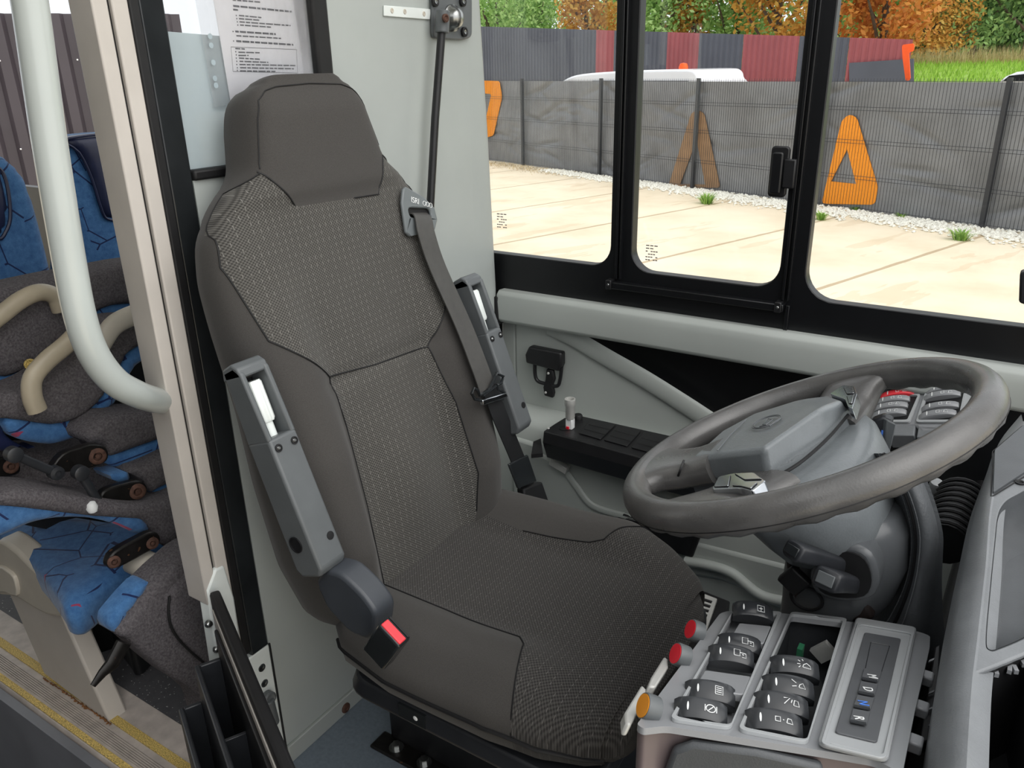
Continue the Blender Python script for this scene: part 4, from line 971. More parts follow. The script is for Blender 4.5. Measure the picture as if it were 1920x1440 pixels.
for l in ((436,0,488,4,.0011),(437,11,547,22,.0014),(437,18,448,19,.0013),(448,29,490,33,.001),(448,35,487,38,.001),(449,41,545,48,.001),(450,47,508,51,.001),(441,59,517,64,.0014),(443,67,527,72,.001),(443,77,550,84,.0014),(441,91,459,92,.001),(447,98,488,99,.001),(447,104,466,104,.001),(448,109,487,111,.001),(449,115,503,117,.001),(449,121,554,123,.001),(450,127,551,129,.001),(450,133,518,134,.001)): tl(*l)
for x,y in ((443,29),(444,35),(445,41),(446,47),(437,59),(438,77),(442,97),(443,103),(443,109),(444,115),(444,121),(445,127),(445,132)): MB().lathe([(.0012,0),(.0008,.0002)],A(x,y,x=PX-.0062),(1,0,0),8).build('bullet',MT['ink'],pg)
MB().tube([A(*p,x=PX-.0062) for p in ((433,88),(556,93),(558,137),(437,134))],.0004,4,True).build('box_outline',MT['ink'],pg)
for k,(x,y) in enumerate(((394,68),(396,85),(400,117),(403,147),(405,160))): MB().lathe([(.0042,0),(.0042,.0001),(.0001,.0001)],A(x,y,x=PX-.005),(1,0,0),14).build('punch_hole',MT['punch'],pp)
# small mounting plate and gas strut
pl=thing('mounting_plate','small white plate with two screw holes high on the grey wall','plate',A(757,22,x=PX))
MB().prism([A(*p,x=PX+.001) for p in ((718,10),(806,17),(804,37),(718,30))],V((.003,0,0))).build('plate_body',MT['zinc'],pl,bevel=.001)
for x,y in ((735,20),(759,22),(795,26)): MB().lathe([(.005,0),(.004,.0012),(.0015,.0005)],A(x,y,x=PX+.004),(1,0,0),14).build('screw',MT['beige'],pl)
gs=thing('gas_strut','black strut rod on a ball joint bracket beside the window pillar','strut',A(820,60,x=PX+.03))
MB().prism(round_loop([A(*p,x=PX+.002) for p in ((804,-30),(880,-28),(880,70),(862,76),(806,72))],.012),V((.008,0,0))).build('strut_bracket',MT['armp'],gs,bevel=.003)
for x,y in ((814,3),(866,3),(869,60)): 
    q=MB(); q.lathe([(.010,0),(.010,.005),(.007,.006),(.005,.004)],A(x,y,x=PX+.011),(1,0,0),20); bl=q.build('bracket_bolt',MT['rubber'],gs)
    MB().lathe([(.0055,.004),(.0045,.0062),(.002,.0052)],A(x,y,x=PX+.011),(1,0,0),14).build('bolt_head',MT['steel'],bl)
q=MB(); q.lathe([(.026,0),(.026,.006),(.020,.012),(.018,.02),(.010,.026),(.0001,.028)],A(846,34,x=PX+.010),(1,-.1,0),28); q.build('ball_cup',MT['steel'],gs)
q=MB(); q.tube([A(831,20,x=PX+.036),A(829,62,x=PX+.036)],.014,12); q.build('rod_end',MT['armp'],gs,bevel=.002)
MB().lathe([(.008,0),(.008,.004),(.005,.005),(.003,.003)],A(834,34,x=PX+.05),(1,-.2,0),18).build('pivot_pin',MT['rust'],gs)
q=MB(); q.tube([A(829,50,x=PX+.034),A(816,220,x=PX+.032),A(805,420,x=PX+.03)],.0085,12); q.build('rod',MT['blackp'],gs)
# ================================================================ DOOR POST, HANDRAIL, CAB DOOR
def pst(name,y0,y1,z0,z1,m,x0=-.055,x1=0.0):
    b=MB(); b.box((PX+(x0+x1)/2,(y0+y1)/2,(z0+z1)/2),(x1-x0,y1-y0,z1-z0)); return struct(b.build(name,MT[m],bevel=.0025))
pst('trim_15',.687,.7105,.47,1.8,'post'); pst('trim_16',.7105,.7165,.47,1.8,'rubber',x1=-.006); pst('trim_17',.7165,.741,.33,1.8,'post'); pst('trim_18',.741,.757,.32,1.8,'rubber',x1=.002); pst('trim_19',.757,.797,.308,1.8,'gloss',x1=.001)
struct(MB().box((PX+.0015,.7985,.14),(.004,.003,.34)).build('trim_24',MT['rubber']))
hb=thing('hinge_bracket','white painted hinge bracket with countersunk screws at foot of the door post','bracket',(PX,.77,0))
b=MB(); b.box((PX-.03,.769,.144),(.062,.058,.328)); b.build('bracket_body',MT['zinc'],hb,bevel=.003)
b=MB(); b.prism([A(*p,x=PX+.003) for p in ((404,1068),(421,1060),(440,1120),(455,1222),(452,1260),(412,1262),(389,1108))],V((-.03,0,0))); b.build('bracket_flange',MT['zinc'],hb,bevel=.004)
for x,y in ((491,1252),(496,1281)):
    q=MB(); q.lathe([(.0085,0),(.008,.0012),(.003,.0014),(.002,.0008)],A(x,y,x=PX+.001),(1,0,0),20); s_=q.build('screw',MT['steel'],hb)
    MB().box(A(x,y,x=PX+.0026),(.0005,.007,.0015)).build('screw_slot',MT['rubber'],s_)
for x,y in ((393,1168),(408,1215)): MB().lathe([(.007,0),(.007,.005),(.004,.009),(.0001,.0095)],A(x,y,x=PX+.0),(.3,-1,0),12).build('hinge_bolt',MT['steel'],hb)
q=MB(); q.tube([A(502,1312,x=PX+.012),A(513,1355,x=PX+.012)],.012,16); hn=q.build('hinge_knuckle',MT['armp'],hb,bevel=.002)
MB().lathe([(.013,0),(.013,.012),(.009,.014),(.005,.0125)],A(501,1306,x=PX+.004),(1,-.1,.2),18).build('hinge_screw',MT['armp'],hb)
hr=thing('grab_pole','pale grey vertical grab pole curving into the door post','grab pole',A(128,480,x=-1.05))
hx=-1.05
pth=smooth_path([A(40,-60,x=hx),A(55,0,x=hx),A(92,260,x=hx),A(128,480,x=hx),A(152,600,x=hx),A(178,668,x=hx-.005),A(215,715,x=hx-.015),A(255,738,x=hx-.03),A(284,748,x=hx-.055),A(302,752,x=hx-.078),A(316,753,x=hx-.10)],6)
MB().tube(pth,.0205,24).build('pole',MT['pole'],hr,ang=80)
for px,py,l in ((312,717,'upper copper bolt head on the left edge of the beige door post'),(326,788,'lower copper bolt head on the beige door post, under the grab pole foot')):
    g=MB(); g.lathe([(.0075,0),(.0075,.004),(.005,.007),(.0001,.008)],A(px,py,x=PX-.02),(.35,-1,0),14); tag(g.build('bolt_head',mat('copper_bolt','b98a6c',.35,.5)),l,'bolt')
# cab door standing ajar
dd=V((.896,-.444,0)).normalized(); dq=V((-.444,-.896,0)).normalized(); D0=V((-1.090,.703,0))
cdr=thing('cab_door','low black cab door standing ajar with two black storage pockets on its face','door',D0+V((.2,-.1,-.2)))
def slab(name,s0,s1,t0,t1,z0,z1,m,parent=cdr,bevel=.003):
    b=MB(); P=lambda s,t,z: D0+dd*s+dq*t+V((0,0,z)); b.prism([P(s0,t0,z0),P(s1,t0,z0),P(s1,t1,z0),P(s0,t1,z0)],V((0,0,z1-z0))); return b.build(name,MT[m],parent,bevel=bevel)
slab('door_frame',0,.62,-.002,.016,-.25,.502,'rubber',bevel=.005)
slab('door_core',.02,.62,.0162,.0185,-.25,.478,'post',bevel=.0008)
slab('door_skin',.055,.62,.0187,.025,-.25,.462,'blackp')
def pocket(s0,s1,t0,t1,z0,z1):
    for nme,a in (('pocket',(s0,s1,t1-.009,t1,z0,z1)),):
        o=slab(nme,*a,'darkp',bevel=.003)
    for a in ((s0,s0+.008,t0,t1-.0092),(s1-.008,s1,t0,t1-.0092)): slab('pocket_end',*a,z0,z1,'darkp',o,bevel=.002)
    slab('pocket_floor',s0,s1,t0,t1-.0095,z0,z0+.006,'blackp',o)
    return o
p_=pocket(.07,.60,.0252,.068,.05,.415); slab('pocket_divider',.235,.241,.0252,.058,.056,.39,'darkp',p_,bevel=.001)
pocket(.075,.60,.0682,.106,-.05,.345)
# ================================================================ FLOORS AND STEP
struct(MB().prism([V((PX,.80,0)),V((.8,.80,0)),V((.8,1.70,0)),V((PX,1.70,0))],V((0,0,-.03))).build('floor',MT['vinyl']))
struct(MB().prism([V((-6,.745,0)),V((PX-.03,.745,0)),V((PX-.03,1.70,0)),V((-6,1.70,0))],V((0,0,-.03))).build('floor_passenger',MT['lino']))
b=MB(); b.loft([[V((x,y,z)) for y,z in ((.7449,.002),(.66,.002),(.615,.0),(.602,-.004),(.597,-.014),(.597,-.04),(.7449,-.04))] for x in (-6,.6)]); struct(b.build('trim_20',MT['stepm'],bevel=.0015))
struct(MB().box((-2.7,.675,.003),(6.6,.019,.004)).build('trim_21',MT['gold']))
struct(MB().prism([V((-6,.603,-.001)),V((.6,.603,-.001)),V((.6,.6155,.0025)),V((-6,.6155,.0025))],V((0,0,.002))).build('trim_22',MT['gold']))
b=MB()
for i in range(7): b.box((-2.7,.624+i*.0045,.003),(6.6,.0022,.003))
struct(b.build('trim_23',MT['steel' if False else 'stepm']))
struct(MB().box((-2.7,.585,-.26),(6.6,.02,.50)).build('wall_step',MT['aisle']))
struct(MB().box((-3.78,1.675,.46),(4.95,.03,.98)).build('wall_side',MT['darkp']))
# ================================================================ PASSENGER SEATS BEHIND THE PARTITION
def pxy(L,x): return [A(px,py,x=x) for px,py in L]
def cushion(name,L,x,depth,m,parent=None,bev=.02,rough=2,res=.011):
    """padded slab: rounded rim, the outline L traced on the plane at x, real thickness behind it"""
    q=smooth_path(pxy(L,x),rough,True); P=[(p.y,p.z) for p in q]
    y0,y1=min(p[0] for p in P),max(p[0] for p in P); z0,z1=min(p[1] for p in P),max(p[1] for p in P)
    ny=max(6,int((y1-y0)/res)); nz=max(6,int((z1-z0)/res)); g=[]; sd=[]
    for i in range(ny+1):
        for j in range(nz+1):
            y=y0-.004+(y1-y0+.008)*i/ny; z=z0-.004+(z1-z0+.008)*j/nz; g.append(V((0,y,z))); sd.append(sdp(P,y,z))
    fs=[(i*(nz+1)+j,(i+1)*(nz+1)+j,(i+1)*(nz+1)+j+1,i*(nz+1)+j+1) for i in range(ny) for j in range(nz)]
    vs_,_,(ins,_)=split(g,[(v.y,v.z) for v in g],fs,[sd])
    b=MB(); fr={}; bk={}; cnt={}
    def hgt(v):
        d=max(0,sdp(P,v.y,v.z)); t=min(1,d/bev); return bev*math.sqrt(max(0,1-(1-t)**2))+.3*bev*min(1,d/(bev*4))
    for f in ins:
        for k in f:
            if k not in fr:
                v=vs_[k]; fr[k]=b.p(V((x-bev+hgt(v),v.y,v.z)),(v.y,v.z)); bk[k]=b.p(V((x-depth,v.y,v.z)),(v.y,v.z))
        b.face([fr[k] for k in f]); b.face([bk[k] for k in f][::-1])
        for k in range(len(f)):
            e=(f[k],f[(k+1)%len(f)]); cnt[e]=1
    for (a_,c2) in list(cnt):
        if (c2,a_) not in cnt: b.face((fr[c2],fr[a_],bk[a_],bk[c2]))
    return b.build(name,MT[m],parent,ang=65)
def pseat(label,Lb,Lh,x):
    s=thing('passenger_seat',label,'seat',(x,pxy(Lb,x)[0].y,0),'blue moquette passenger seats')
    cushion('backrest',Lb,x,.11,'blue',s,.03)
    h_=cushion('head_cushion',Lh,x+.016,.06,'navy',s,.02); q=smooth_path(pxy(Lh,x+.012),3,True); MB().tube(q,.004,6,True).build('piping',MT['beige' if False else 'navy'],h_)
    c_=pxy(Lb,x)[0]; MB().box((x-.05,c_.y+.18,.40),(.10,.40,.10)).build('seat_cushion',MT['blue'],s,bevel=.03); MB().box((x-.05,c_.y+.18,.175),(.08,.08,.35)).build('pedestal',MT['ped'],s)
    return s
pseat('blue passenger seat with navy leather headrest cover between grab pole and door post',[(112,300),(107,272),(125,260),(170,253),(225,249),(290,250),(310,300),(312,560),(150,560),(136,480),(124,390)],[(120,264),(165,254),(225,250),(285,252),(296,300),(296,405),(240,413),(206,412),(192,398),(172,335),(148,286)],-2.25)
pseat('blue passenger seat with navy leather headrest cover at far left edge behind grab pole',[(-70,300),(0,290),(24,302),(56,340),(80,420),(100,500),(110,560),(40,575),(-70,575)],[(-70,304),(-10,312),(8,330),(17,370),(19,410),(10,436),(-6,450),(-70,450)],-2.0)
# seat on the step: pedestal, cushion, shroud
ps=thing('passenger_seat','blue passenger seat cushion on beige pedestal standing on the gold-striped step','seat',A(150,1300,y=.663),'blue moquette passenger seats')
YP2=lambda L,y: [A(px,py,y=y) for px,py in L]
b=MB(); b.prism(YP2([(14,1108),(112,1146),(207,1360),(82,1264)],.663),V((0,.045,0))); pd=b.build('pedestal',MT['ped'],ps,bevel=.006)
b=MB(); rnd=random.Random(5); a0,a1=V((-1.80,.663,.0045)),V((-1.52,.663,.0045))
for base_,dirv,w0,w1 in ((V((0,-.001,0)),V((0,-1,0)),.001,.009),(V((0,-.0008,-.002)),V((0,0,1)),.002,.011)):
    up_=[];lo_=[]
    for i in range(61):
        p=a0.lerp(a1,i/60)+base_; lo_.append(b.p(p)); up_.append(b.p(p+dirv*(w0+(w1-w0)*rnd.random()**2*(.4+.6*i/60))))
    for i in range(60): b.face((lo_[i],lo_[i+1],up_[i+1],up_[i]))
tag(b.build('rust_stain',mat('orange_rust','8a5f38',.85,var=.4,vs=150),pd,smooth=False),kind='stuff')
b=MB(); b.prism(smooth_path(YP2([(-10,1018),(20,1026),(55,1060),(88,1092),(106,1118),(124,1142),(118,1156),(92,1156),(60,1140),(28,1120),(-10,1108)],.648),3,True),V((0,.05,0))); b.build('side_shroud',MT['beige'],ps,bevel=.012,seg=3)
b=MB(); b.prism(smooth_path(YP2([(-10,1062),(18,1075),(28,1092),(30,1118),(12,1112),(-10,1105)],.640),2,True),V((0,.012,0))); b.build('shroud_cap',MT['beige'],ps,bevel=.003)
cz=.385
def ZP(L,z): return [A(px,py,z=z) for px,py in L]
L=[(0,1012),(-40,985),(0,958),(100,962),(190,975),(262,986),(300,1000),(310,1025),(285,1050),(235,1075),(190,1105),(152,1136),(135,1143),(118,1140),(105,1115),(60,1058)]
q=smooth_path(ZP(L,cz),3,True); c_=sum(q,V())/len(q); cq=q; cc_=c_
sc=lambda f,dz: [c_+(p-c_)*f+V((0,0,dz)) for p in q]
b=MB(); b.loft([sc(.9,-.075),sc(.98,-.06),sc(1.0,-.03),sc(.99,-.012),sc(.95,0),sc(.7,.008),sc(.3,.004),sc(.05,0)]); b.build('seat_cushion',MT['blue'],ps,ang=70)
b=MB(); b.prism([q_+V((-.10,.13,0)) for q_ in sc(.55,-.08)],V((0,0,-.30))); b.build('under_seat_shade_block',MT['rubber'],ps)  # black block added to paint the shade under the cushion
# stacked dismounted seat backs
def bolt_ring(px,py,x,r,parent):
    g=MB(); o=A(px,py,x=x); g.lathe([(r,0),(r,.004),(r*.75,.006),(r*.5,.006),(r*.45,.001),(r*.3,.001),(r*.25,.004),(.0001,.004)],o,(1,-.25,.15),20); g.build('bolt',MT['rust'],parent)
def bracket(parent,L,x,rings,arm=None,ball=None):
    q=smooth_path(pxy(L,x),3,True); o=MB().prism(q,V((-.02,0,0))).build('mounting_bracket',MT['blackm'],parent,bevel=.004)
    for px,py,r in rings: bolt_ring(px,py,x,r,o)
    if arm:
        pts=pxy(arm,x+.012); g=MB(); g.tube(pts,.0085,10,flat=.7,nrm=(1,0,0)); 
        g.lathe([(.014,-.008),(.014,.008),(.011,.010),(.0001,.010)],pts[0],(1,0,0),20); g.lathe([(.013,-.008),(.013,.008),(.006,.010),(.006,.006),(.0001,.006)],pts[-1],(1,0,0),20)
        g.build('hinge_arm',MT['darkp'],o,ang=50)
    if ball:
        g=MB(); g.lathe([(.001,-.012),(.008,-.009),(.011,0),(.008,.009),(.001,.012)],A(*ball,x=x+.03),(0,0,1),16); g.build('foam_plug',MT['white'],o)
def sback(label,carpet,blue,x,dep=.10):
    s=thing('dismounted_seat',label,'seat',(x,pxy(carpet,x)[0].y,0.0),'carpet-backed seat backs stacked behind the partition')
    cushion('carpet_shell',carpet,x,dep,'carpet',s,.011)
    for L in blue: cushion('fabric_edge',L,x-.012,dep*.6,'blue',s,.008,2)
    return s
def handle(parent,L,x,r,fl=1.0,m='handle'):
    pts=smooth_path(pxy(L,x),5); MB().tube(pts,r,14,flat=fl,nrm=(1,0,0)).build('grab_handle',MT[m],parent,ang=80)
s1=sback('topmost carpeted seat back of the stack with khaki handle and brass button',[(-60,556),(0,546),(60,533),(120,520),(200,505),(285,490),(330,500),(335,566),(283,569),(215,573),(180,590),(158,618),(140,630),(110,653),(80,680),(43,697),(20,707),(0,706),(-60,702)],[[(-60,695),(0,700),(43,690),(80,672),(110,645),(140,620),(160,606),(170,640),(120,690),(60,726),(27,735),(0,735),(-60,732)],[(175,580),(215,566),(283,562),(330,560),(330,590),(200,640),(165,640)]],-1.62)
handle(s1,[(-40,622),(0,592),(40,562),(75,548),(102,556),(114,582)],-1.60,.017,.9)
MB().lathe([(.011,0),(.011,.003),(.008,.005),(.006,.003),(.0001,.003)],A(56,683,x=-1.595),(1,-.2,.2),20).build('brass_button',MT['gold'],s1)
s2=sback('carpeted seat back below the topmost one, with two beige grab handles and wavy blue edge',[(-60,738),(0,737),(27,737),(60,728),(100,706),(140,670),(170,635),(195,610),(240,600),(300,596),(338,600),(338,640),(300,640),(270,648),(247,660),(234,678),(227,700),(208,728),(187,757),(165,776),(140,790),(100,797),(60,792),(13,786),(-60,786)],[[(338,636),(300,638),(270,645),(244,658),(230,676),(222,700),(183,752),(138,786),(100,792),(60,788),(13,780),(8,797),(33,823),(83,833),(110,832),(140,823),(160,812),(173,800),(195,780),(217,757),(232,734),(243,717),(248,700),(257,687),(275,675),(300,668),(338,664)]],-1.52)
handle(s2,[(70,770),(60,742),(62,708),(88,676),(122,648),(152,618)],-1.485,.018,.8)
handle(s2,[(178,668),(192,640),(216,608),(258,588),(300,574),(340,566)],-1.49,.021,.7,'beige')
s3=sback('carpeted seat back behind grab pole foot, rusty bolt bracket on its left end',[(160,818),(178,800),(200,782),(240,777),(290,774),(345,772),(350,808),(333,813),(285,830),(233,850),(207,857),(200,840),(185,836),(170,833)],[[(200,850),(233,846),(285,826),(333,809),(350,803),(352,840),(343,843),(310,856),(280,870),(255,877),(233,880),(214,876),(200,868)]],-1.46)
bracket(s3,[(98,880),(118,852),(150,840),(172,834),(196,837),(204,852),(196,868),(160,880),(118,886)],-1.43,[(182,855,.016)],arm=[(25,852),(104,886)])
s4=sback('carpeted seat back with hinged arm bracket and white foam plug, middle of the stack',[(240,884),(262,880),(300,864),(350,845),(357,892),(330,904),(300,917),(287,927),(280,918),(273,907),(258,894)],[[(268,930),(287,923),(300,913),(355,890),(362,922),(330,932),(300,942),(285,944),(272,943)],[(173,877),(195,885),(217,890),(230,886),(242,885),(248,900),(238,908),(225,906),(200,893)]],-1.42)
bracket(s4,[(188,935),(200,918),(238,906),(264,902),(277,914),(272,930),(240,944),(200,956)],-1.40,[(257,921,.016)],arm=[(150,886),(192,953)],ball=(172,951))
s5=sback('long carpeted seat back lying over the blue cushion, rusty plate bracket at its end',[(-60,930),(0,928),(40,920),(100,922),(170,934),(230,944),(280,945),(330,936),(372,922),(385,985),(350,1004),(320,1026),(302,1020),(290,1000),(275,978),(255,974),(180,970),(80,958),(0,950),(-60,950)],[[(-60,925),(0,928),(80,934),(180,946),(262,958),(274,976),(284,992),(272,1002),(252,1000),(220,985),(170,972),(110,972),(60,982),(20,1000),(-10,1010),(-60,1010)],[(296,1008),(320,1008),(350,990),(388,972),(394,1018),(370,1038),(345,1052),(330,1058),(312,1054),(295,1040)]],-1.37)
bracket(s5,[(203,1056),(215,1035),(262,1008),(285,998),(300,1004),(298,1022),(270,1040),(225,1064),(207,1066)],-1.34,[(213,1053,.012),(285,1018,.012)])
cushion('buffer',[(258,1074),(272,1052),(292,1040),(310,1046),(312,1060),(284,1086),(264,1088)],-1.34,.05,'beige',s5,.012); cushion('buffer',[(266,1102),(300,1070),(318,1060),(330,1066),(324,1078),(286,1108),(272,1110)],-1.33,.05,'beige',s5,.010)
dk=thing('gap_shade_backing','black backing sheets added as shade in the gaps of the carpeted stack','shade backing',(-1.8,.9,0))  # black sheets added where the gaps of the stack lie in shade
MB().prism(pxy([(-80,600),(60,590),(200,560),(345,560),(395,1060),(250,1120),(180,1010),(-80,960)],-1.76),V((-.03,0,0))).build('shade_sheet',MT['rubber'],dk)
MB().prism(pxy([(150,1090),(300,1000),(395,1000),(395,1120),(250,1150),(215,1215),(185,1225)],-1.74),V((-.03,0,0))).build('shade_sheet',MT['rubber'],dk)
s6=sback('lowest carpeted seat back leaning against the door post, bent black bracket hanging below',[(220,1190),(240,1164),(264,1130),(290,1098),(330,1060),(372,1028),(430,1030),(440,1200),(440,1425),(405,1400),(380,1312),(330,1276),(290,1244),(255,1212),(240,1200)],[[(206,1168),(216,1150),(268,1092),(284,1098),(262,1128),(238,1160),(224,1186),(212,1186)]],-1.26,.07)
cushion('shell_panel',[(330,1100),(395,1045),(430,1050),(436,1245),(395,1252),(345,1210),(318,1170),(314,1130)],-1.248,.02,'carpet',s6,.008)
pts=pxy([(318,1118),(316,1150),(324,1182),(350,1215),(400,1258)],-1.246); MB().tube(smooth_path(pts,5),.0025,6).build('shell_seam',MT['rubber'],s6)
b=MB(); b.tube(pxy([(232,1204),(210,1245),(192,1262),(174,1286)],-1.25),[.016,.015,.010,.006],10,flat=.6,nrm=(1,0,0)); b.build('bent_bracket',MT['blackm'],s6)
so=sback('dark carpeted seat back at the left edge of stack under navy cushion',[(-60,815),(0,838),(60,846),(130,842),(180,836),(210,880),(240,900),(210,935),(100,922),(60,912),(-60,905)],[[(-60,890),(0,893),(35,893),(60,878),(85,888),(70,905),(35,922),(-60,926)]],-1.64)
cushion('head_cushion',[(-60,785),(2,785),(10,810),(40,836),(90,840),(30,846),(-60,848)],-1.55,.05,'navy',so,.012)
bracket(so,[(-20,862),(20,862),(38,872),(36,888),(10,896),(-20,896)],-1.60,[(20,874,.014)])
# ================================================================ OUTSIDE
GZ0=-.95
f0=V((-10.936,17.459,0)); fd=V((.92959,-.36859,0)); fn=V((.36859,.92959,0))
def FC(s,off=0,z=0): return f0+fd*s+fn*off+V((0,0,z))
def OF(px,py,off=0): return AP(px,py,f0+fn*off,fn)
t=NT('concrete_slabs'); vec=t.coord()
mp=t.mapping(vec,(1,1,1),(0,0,R(-72.0)),(0,0,0))
x_,y_,_=t.sep(mp); 
yy=t.math('FRACT',t.math('DIVIDE',t.math('ADD',y_,-6.62+215+.05),2.15)); xx=t.math('FRACT',t.math('DIVIDE',x_,7.0))
wob=t.math('MULTIPLY',t.math('SUBTRACT',t.noise(vec,2.5,3),.5),.02)
jm=t.math('LESS_THAN',t.math('ADD',yy,wob),.028)
c=t.ramp(t.noise(vec,.9,6,.6),[(.3,hexc('d6c8ad')),(.55,hexc('e4d7be')),(.75,hexc('eaddc6'))])
c=t.mix(t.math('MULTIPLY',t.math('GREATER_THAN',t.noise(t.mapping(mp,(.5,2.2,1)),.9,4),.60),.3),c,hexc('c3ab88'))
c=t.mix(t.math('MULTIPLY',jm,.7),c,hexc('a08a6a'))
t.base(c,.85,0,.2); t.bump(t.noise(vec,40,3),.3,.01); MT['slab']=t.mat
struct(MB().poly([V((-45,-12,GZ0)),V((30,-12,GZ0)),V((30,60,GZ0)),V((-45,60,GZ0))]).build('ground',MT['slab']))
# gravel along the fence
rnd=random.Random(11); b=MB()
for i in range(5200):
    s=rnd.uniform(1.2,13.6); w=.30+.25*min(1,max(0,(s-1)/6)); off=rnd.gauss(-.12-w*.4,w*.42)
    if off>.12: continue
    r=rnd.uniform(.018,.045); o=FC(s,off,GZ0+r*.35); a=rnd.random()*PI; h=r*rnd.uniform(.5,.9)
    q=[b.p(o+V((math.cos(a+k*PI/2)*r,math.sin(a+k*PI/2)*r*rnd.uniform(.7,1),0))) for k in range(4)]; tp_=b.p(o+V((0,0,h))); bt_=b.p(o-V((0,0,h)))
    for k in range(4): b.face((q[k],q[(k+1)%4],tp_)); b.face((q[(k+1)%4],q[k],bt_))
tag(b.build('gravel',MT['pebble'],smooth=False,recalc=False),'strip of pale gravel along the foot of the mesh fence','gravel',kind='stuff')
b=MB()
for i in range(900):
    s=rnd.uniform(-1.2,2.2); o=FC(s,rnd.gauss(-.35,.22),GZ0); d_=V((rnd.uniform(-1,1),rnd.uniform(-1,1),rnd.uniform(.0,.4)))*.12; w_=V((d_.y,-d_.x,0)).normalized()*.006
    b.face([b.p(o-w_),b.p(o+w_),b.p(o+d_+V((0,0,.02)))])
tag(b.build('straw_litter',MT['straw'],smooth=False,recalc=False),'dry straw litter at the fence foot beside window pillar','straw',kind='stuff')
def tuft(px,py,n,h,label):
    o=A(px,py,z=GZ0); b=MB(); rr=random.Random(px)
    for i in range(n):
        a=rr.random()*2*PI; l=h*rr.uniform(.6,1.15); lean=rr.uniform(.1,.9); d_=V((math.cos(a)*lean,math.sin(a)*lean,1)).normalized(); w_=V((-math.sin(a),math.cos(a),0))*.012; p=o+V((math.cos(a),math.sin(a),0))*rr.uniform(0,h*.45)
        i0,i1=b.p(p-w_),b.p(p+w_); i2,i3=b.p(p+d_*l*.6+w_*.7),b.p(p+d_*l*.6-w_*.7); i4=b.p(p+d_*l+V((math.cos(a)*.04,math.sin(a)*.04,-.03)))
        b.face((i0,i1,i2,i3)); b.face((i3,i2,i4))
    tag(b.build('grass_tuft',MT['tuft'],smooth=False,recalc=False),label,'grass tuft')
tuft(1325,382,110,.22,'green grass tuft on the slabs left of the orange sign triangle, before the gravel strip'); tuft(1538,412,70,.16,'small grass tuft beside the window bar under the orange triangle'); tuft(1800,450,90,.2,'bright grass tuft at the slab joint near the rightmost fence post'); tuft(1605,395,40,.1,'low grass sprig just below the orange triangle'); tuft(1690,408,35,.1,'tiny grass sprig between the orange triangle and rightmost fence post')
# mesh fence: posts, wire panels, tarpaulin behind
fence=thing('mesh_fence','dark grey wire mesh fence with black tarpaulin behind, across the yard','fence',FC(5,0,GZ0))
ps_=[-11.6,-8.7,-5.8,-2.9,0,2.86,5.6,8.35,11.13,13.9]
for s in ps_: MB().box(FC(s,-.02,.06),(.06,.06,2.04),M.Rotation(math.atan2(fd.y,fd.x),3,'Z')).build('post',MT['fencewire'],fence)
for a_,c2 in zip(ps_,ps_[1:]):
    b=MB(); n=int((c2-a_)/.052)
    def wire(p,q,r):
        d_=(q-p).normalized(); e=d_.cross(fn).normalized(); P=[p+e*r,p-e*r*.5+fn*r*.87,p-e*r*.5-fn*r*.87]; Q_=[v+(q-p) for v in P]
        i=[b.p(v) for v in P]; j=[b.p(v) for v in Q_]
        for k in range(3): b.face((i[k],i[(k+1)%3],j[(k+1)%3],j[k]))
    for i in range(n+1): wire(FC(a_+(c2-a_)*i/n,.0,-.92),FC(a_+(c2-a_)*i/n,.0,1.07),.0035)
    for z in (-.9,-.45,-.40,.1,.15,.6,.65,1.03): wire(FC(a_,-.005,z),FC(c2,-.005,z),.004)
    b.build('wire_panel',MT['fencewire'],fence,smooth=False,recalc=False)
rn=random.Random(4); wr=[(rn.uniform(-5,14),rn.uniform(-.8,1),rn.uniform(.2,.7),rn.uniform(-.6,.6),rn.uniform(.012,.035)) for _ in range(80)]
def tarp(u,v):
    s=-11.7+25.7*u; z=-.95+1.97*v; d_=0
    for (ws_,wz,l,sl,am) in wr:
        dx=s-ws_; dz=z-wz-sl*dx
        if abs(dx)<l*2 and abs(dz)<.3: d_+=am*math.exp(-(dx/l)**2-(dz/.05)**2)
    return FC(s,.06+d_*1.6+.012*math.sin(s*2.1+3*z)+.01*math.sin(s*5.3),z)
MB().grid(tarp,420,60).build('tarpaulin',MT['tarp'],fence,ang=180)
def sign(name,label,outer,holes,m,off,rr=.08):
    L=[OF(px,py,off) for px,py in outer]; Hs=[[OF(px,py,off) for px,py in h] for h in holes]
    return tag(plate(name,round_loop(L,rr,5),Hs,fn*.012,MT[m]),label,'sign')
sign('orange_sign','bright orange triangle with a triangular cutout on the dark fence',[(1540,382),(1578,226),(1592,214),(1606,220),(1646,352),(1640,384)],[[(1558,340),(1605,345),(1588,280)]],'orange',.03)
sign('orange_sign','orange angular hook shaped sign cut off by the window pillar',[(880,150),(936,152),(941,182),(925,254),(912,258),(905,250),(921,176),(880,174)],[],'orange',.03)
sign('orange_sign','triangle sign browned by a painted-in glass reflection, seen through the mesh left of the bright orange triangle',[(1252,352),(1296,212),(1308,206),(1320,212),(1350,352),(1318,352)],[[(1275,345),(1322,346),(1306,262)]],'orange2',.03)
sign('orange_sign','vivid orange bent sign standing above the fence at right end of the corrugated wall',[(1691,84),(1714,81),(1713,96),(1704,98),(1707,150),(1698,152),(1692,108)],[],'hivis',.5,.04)
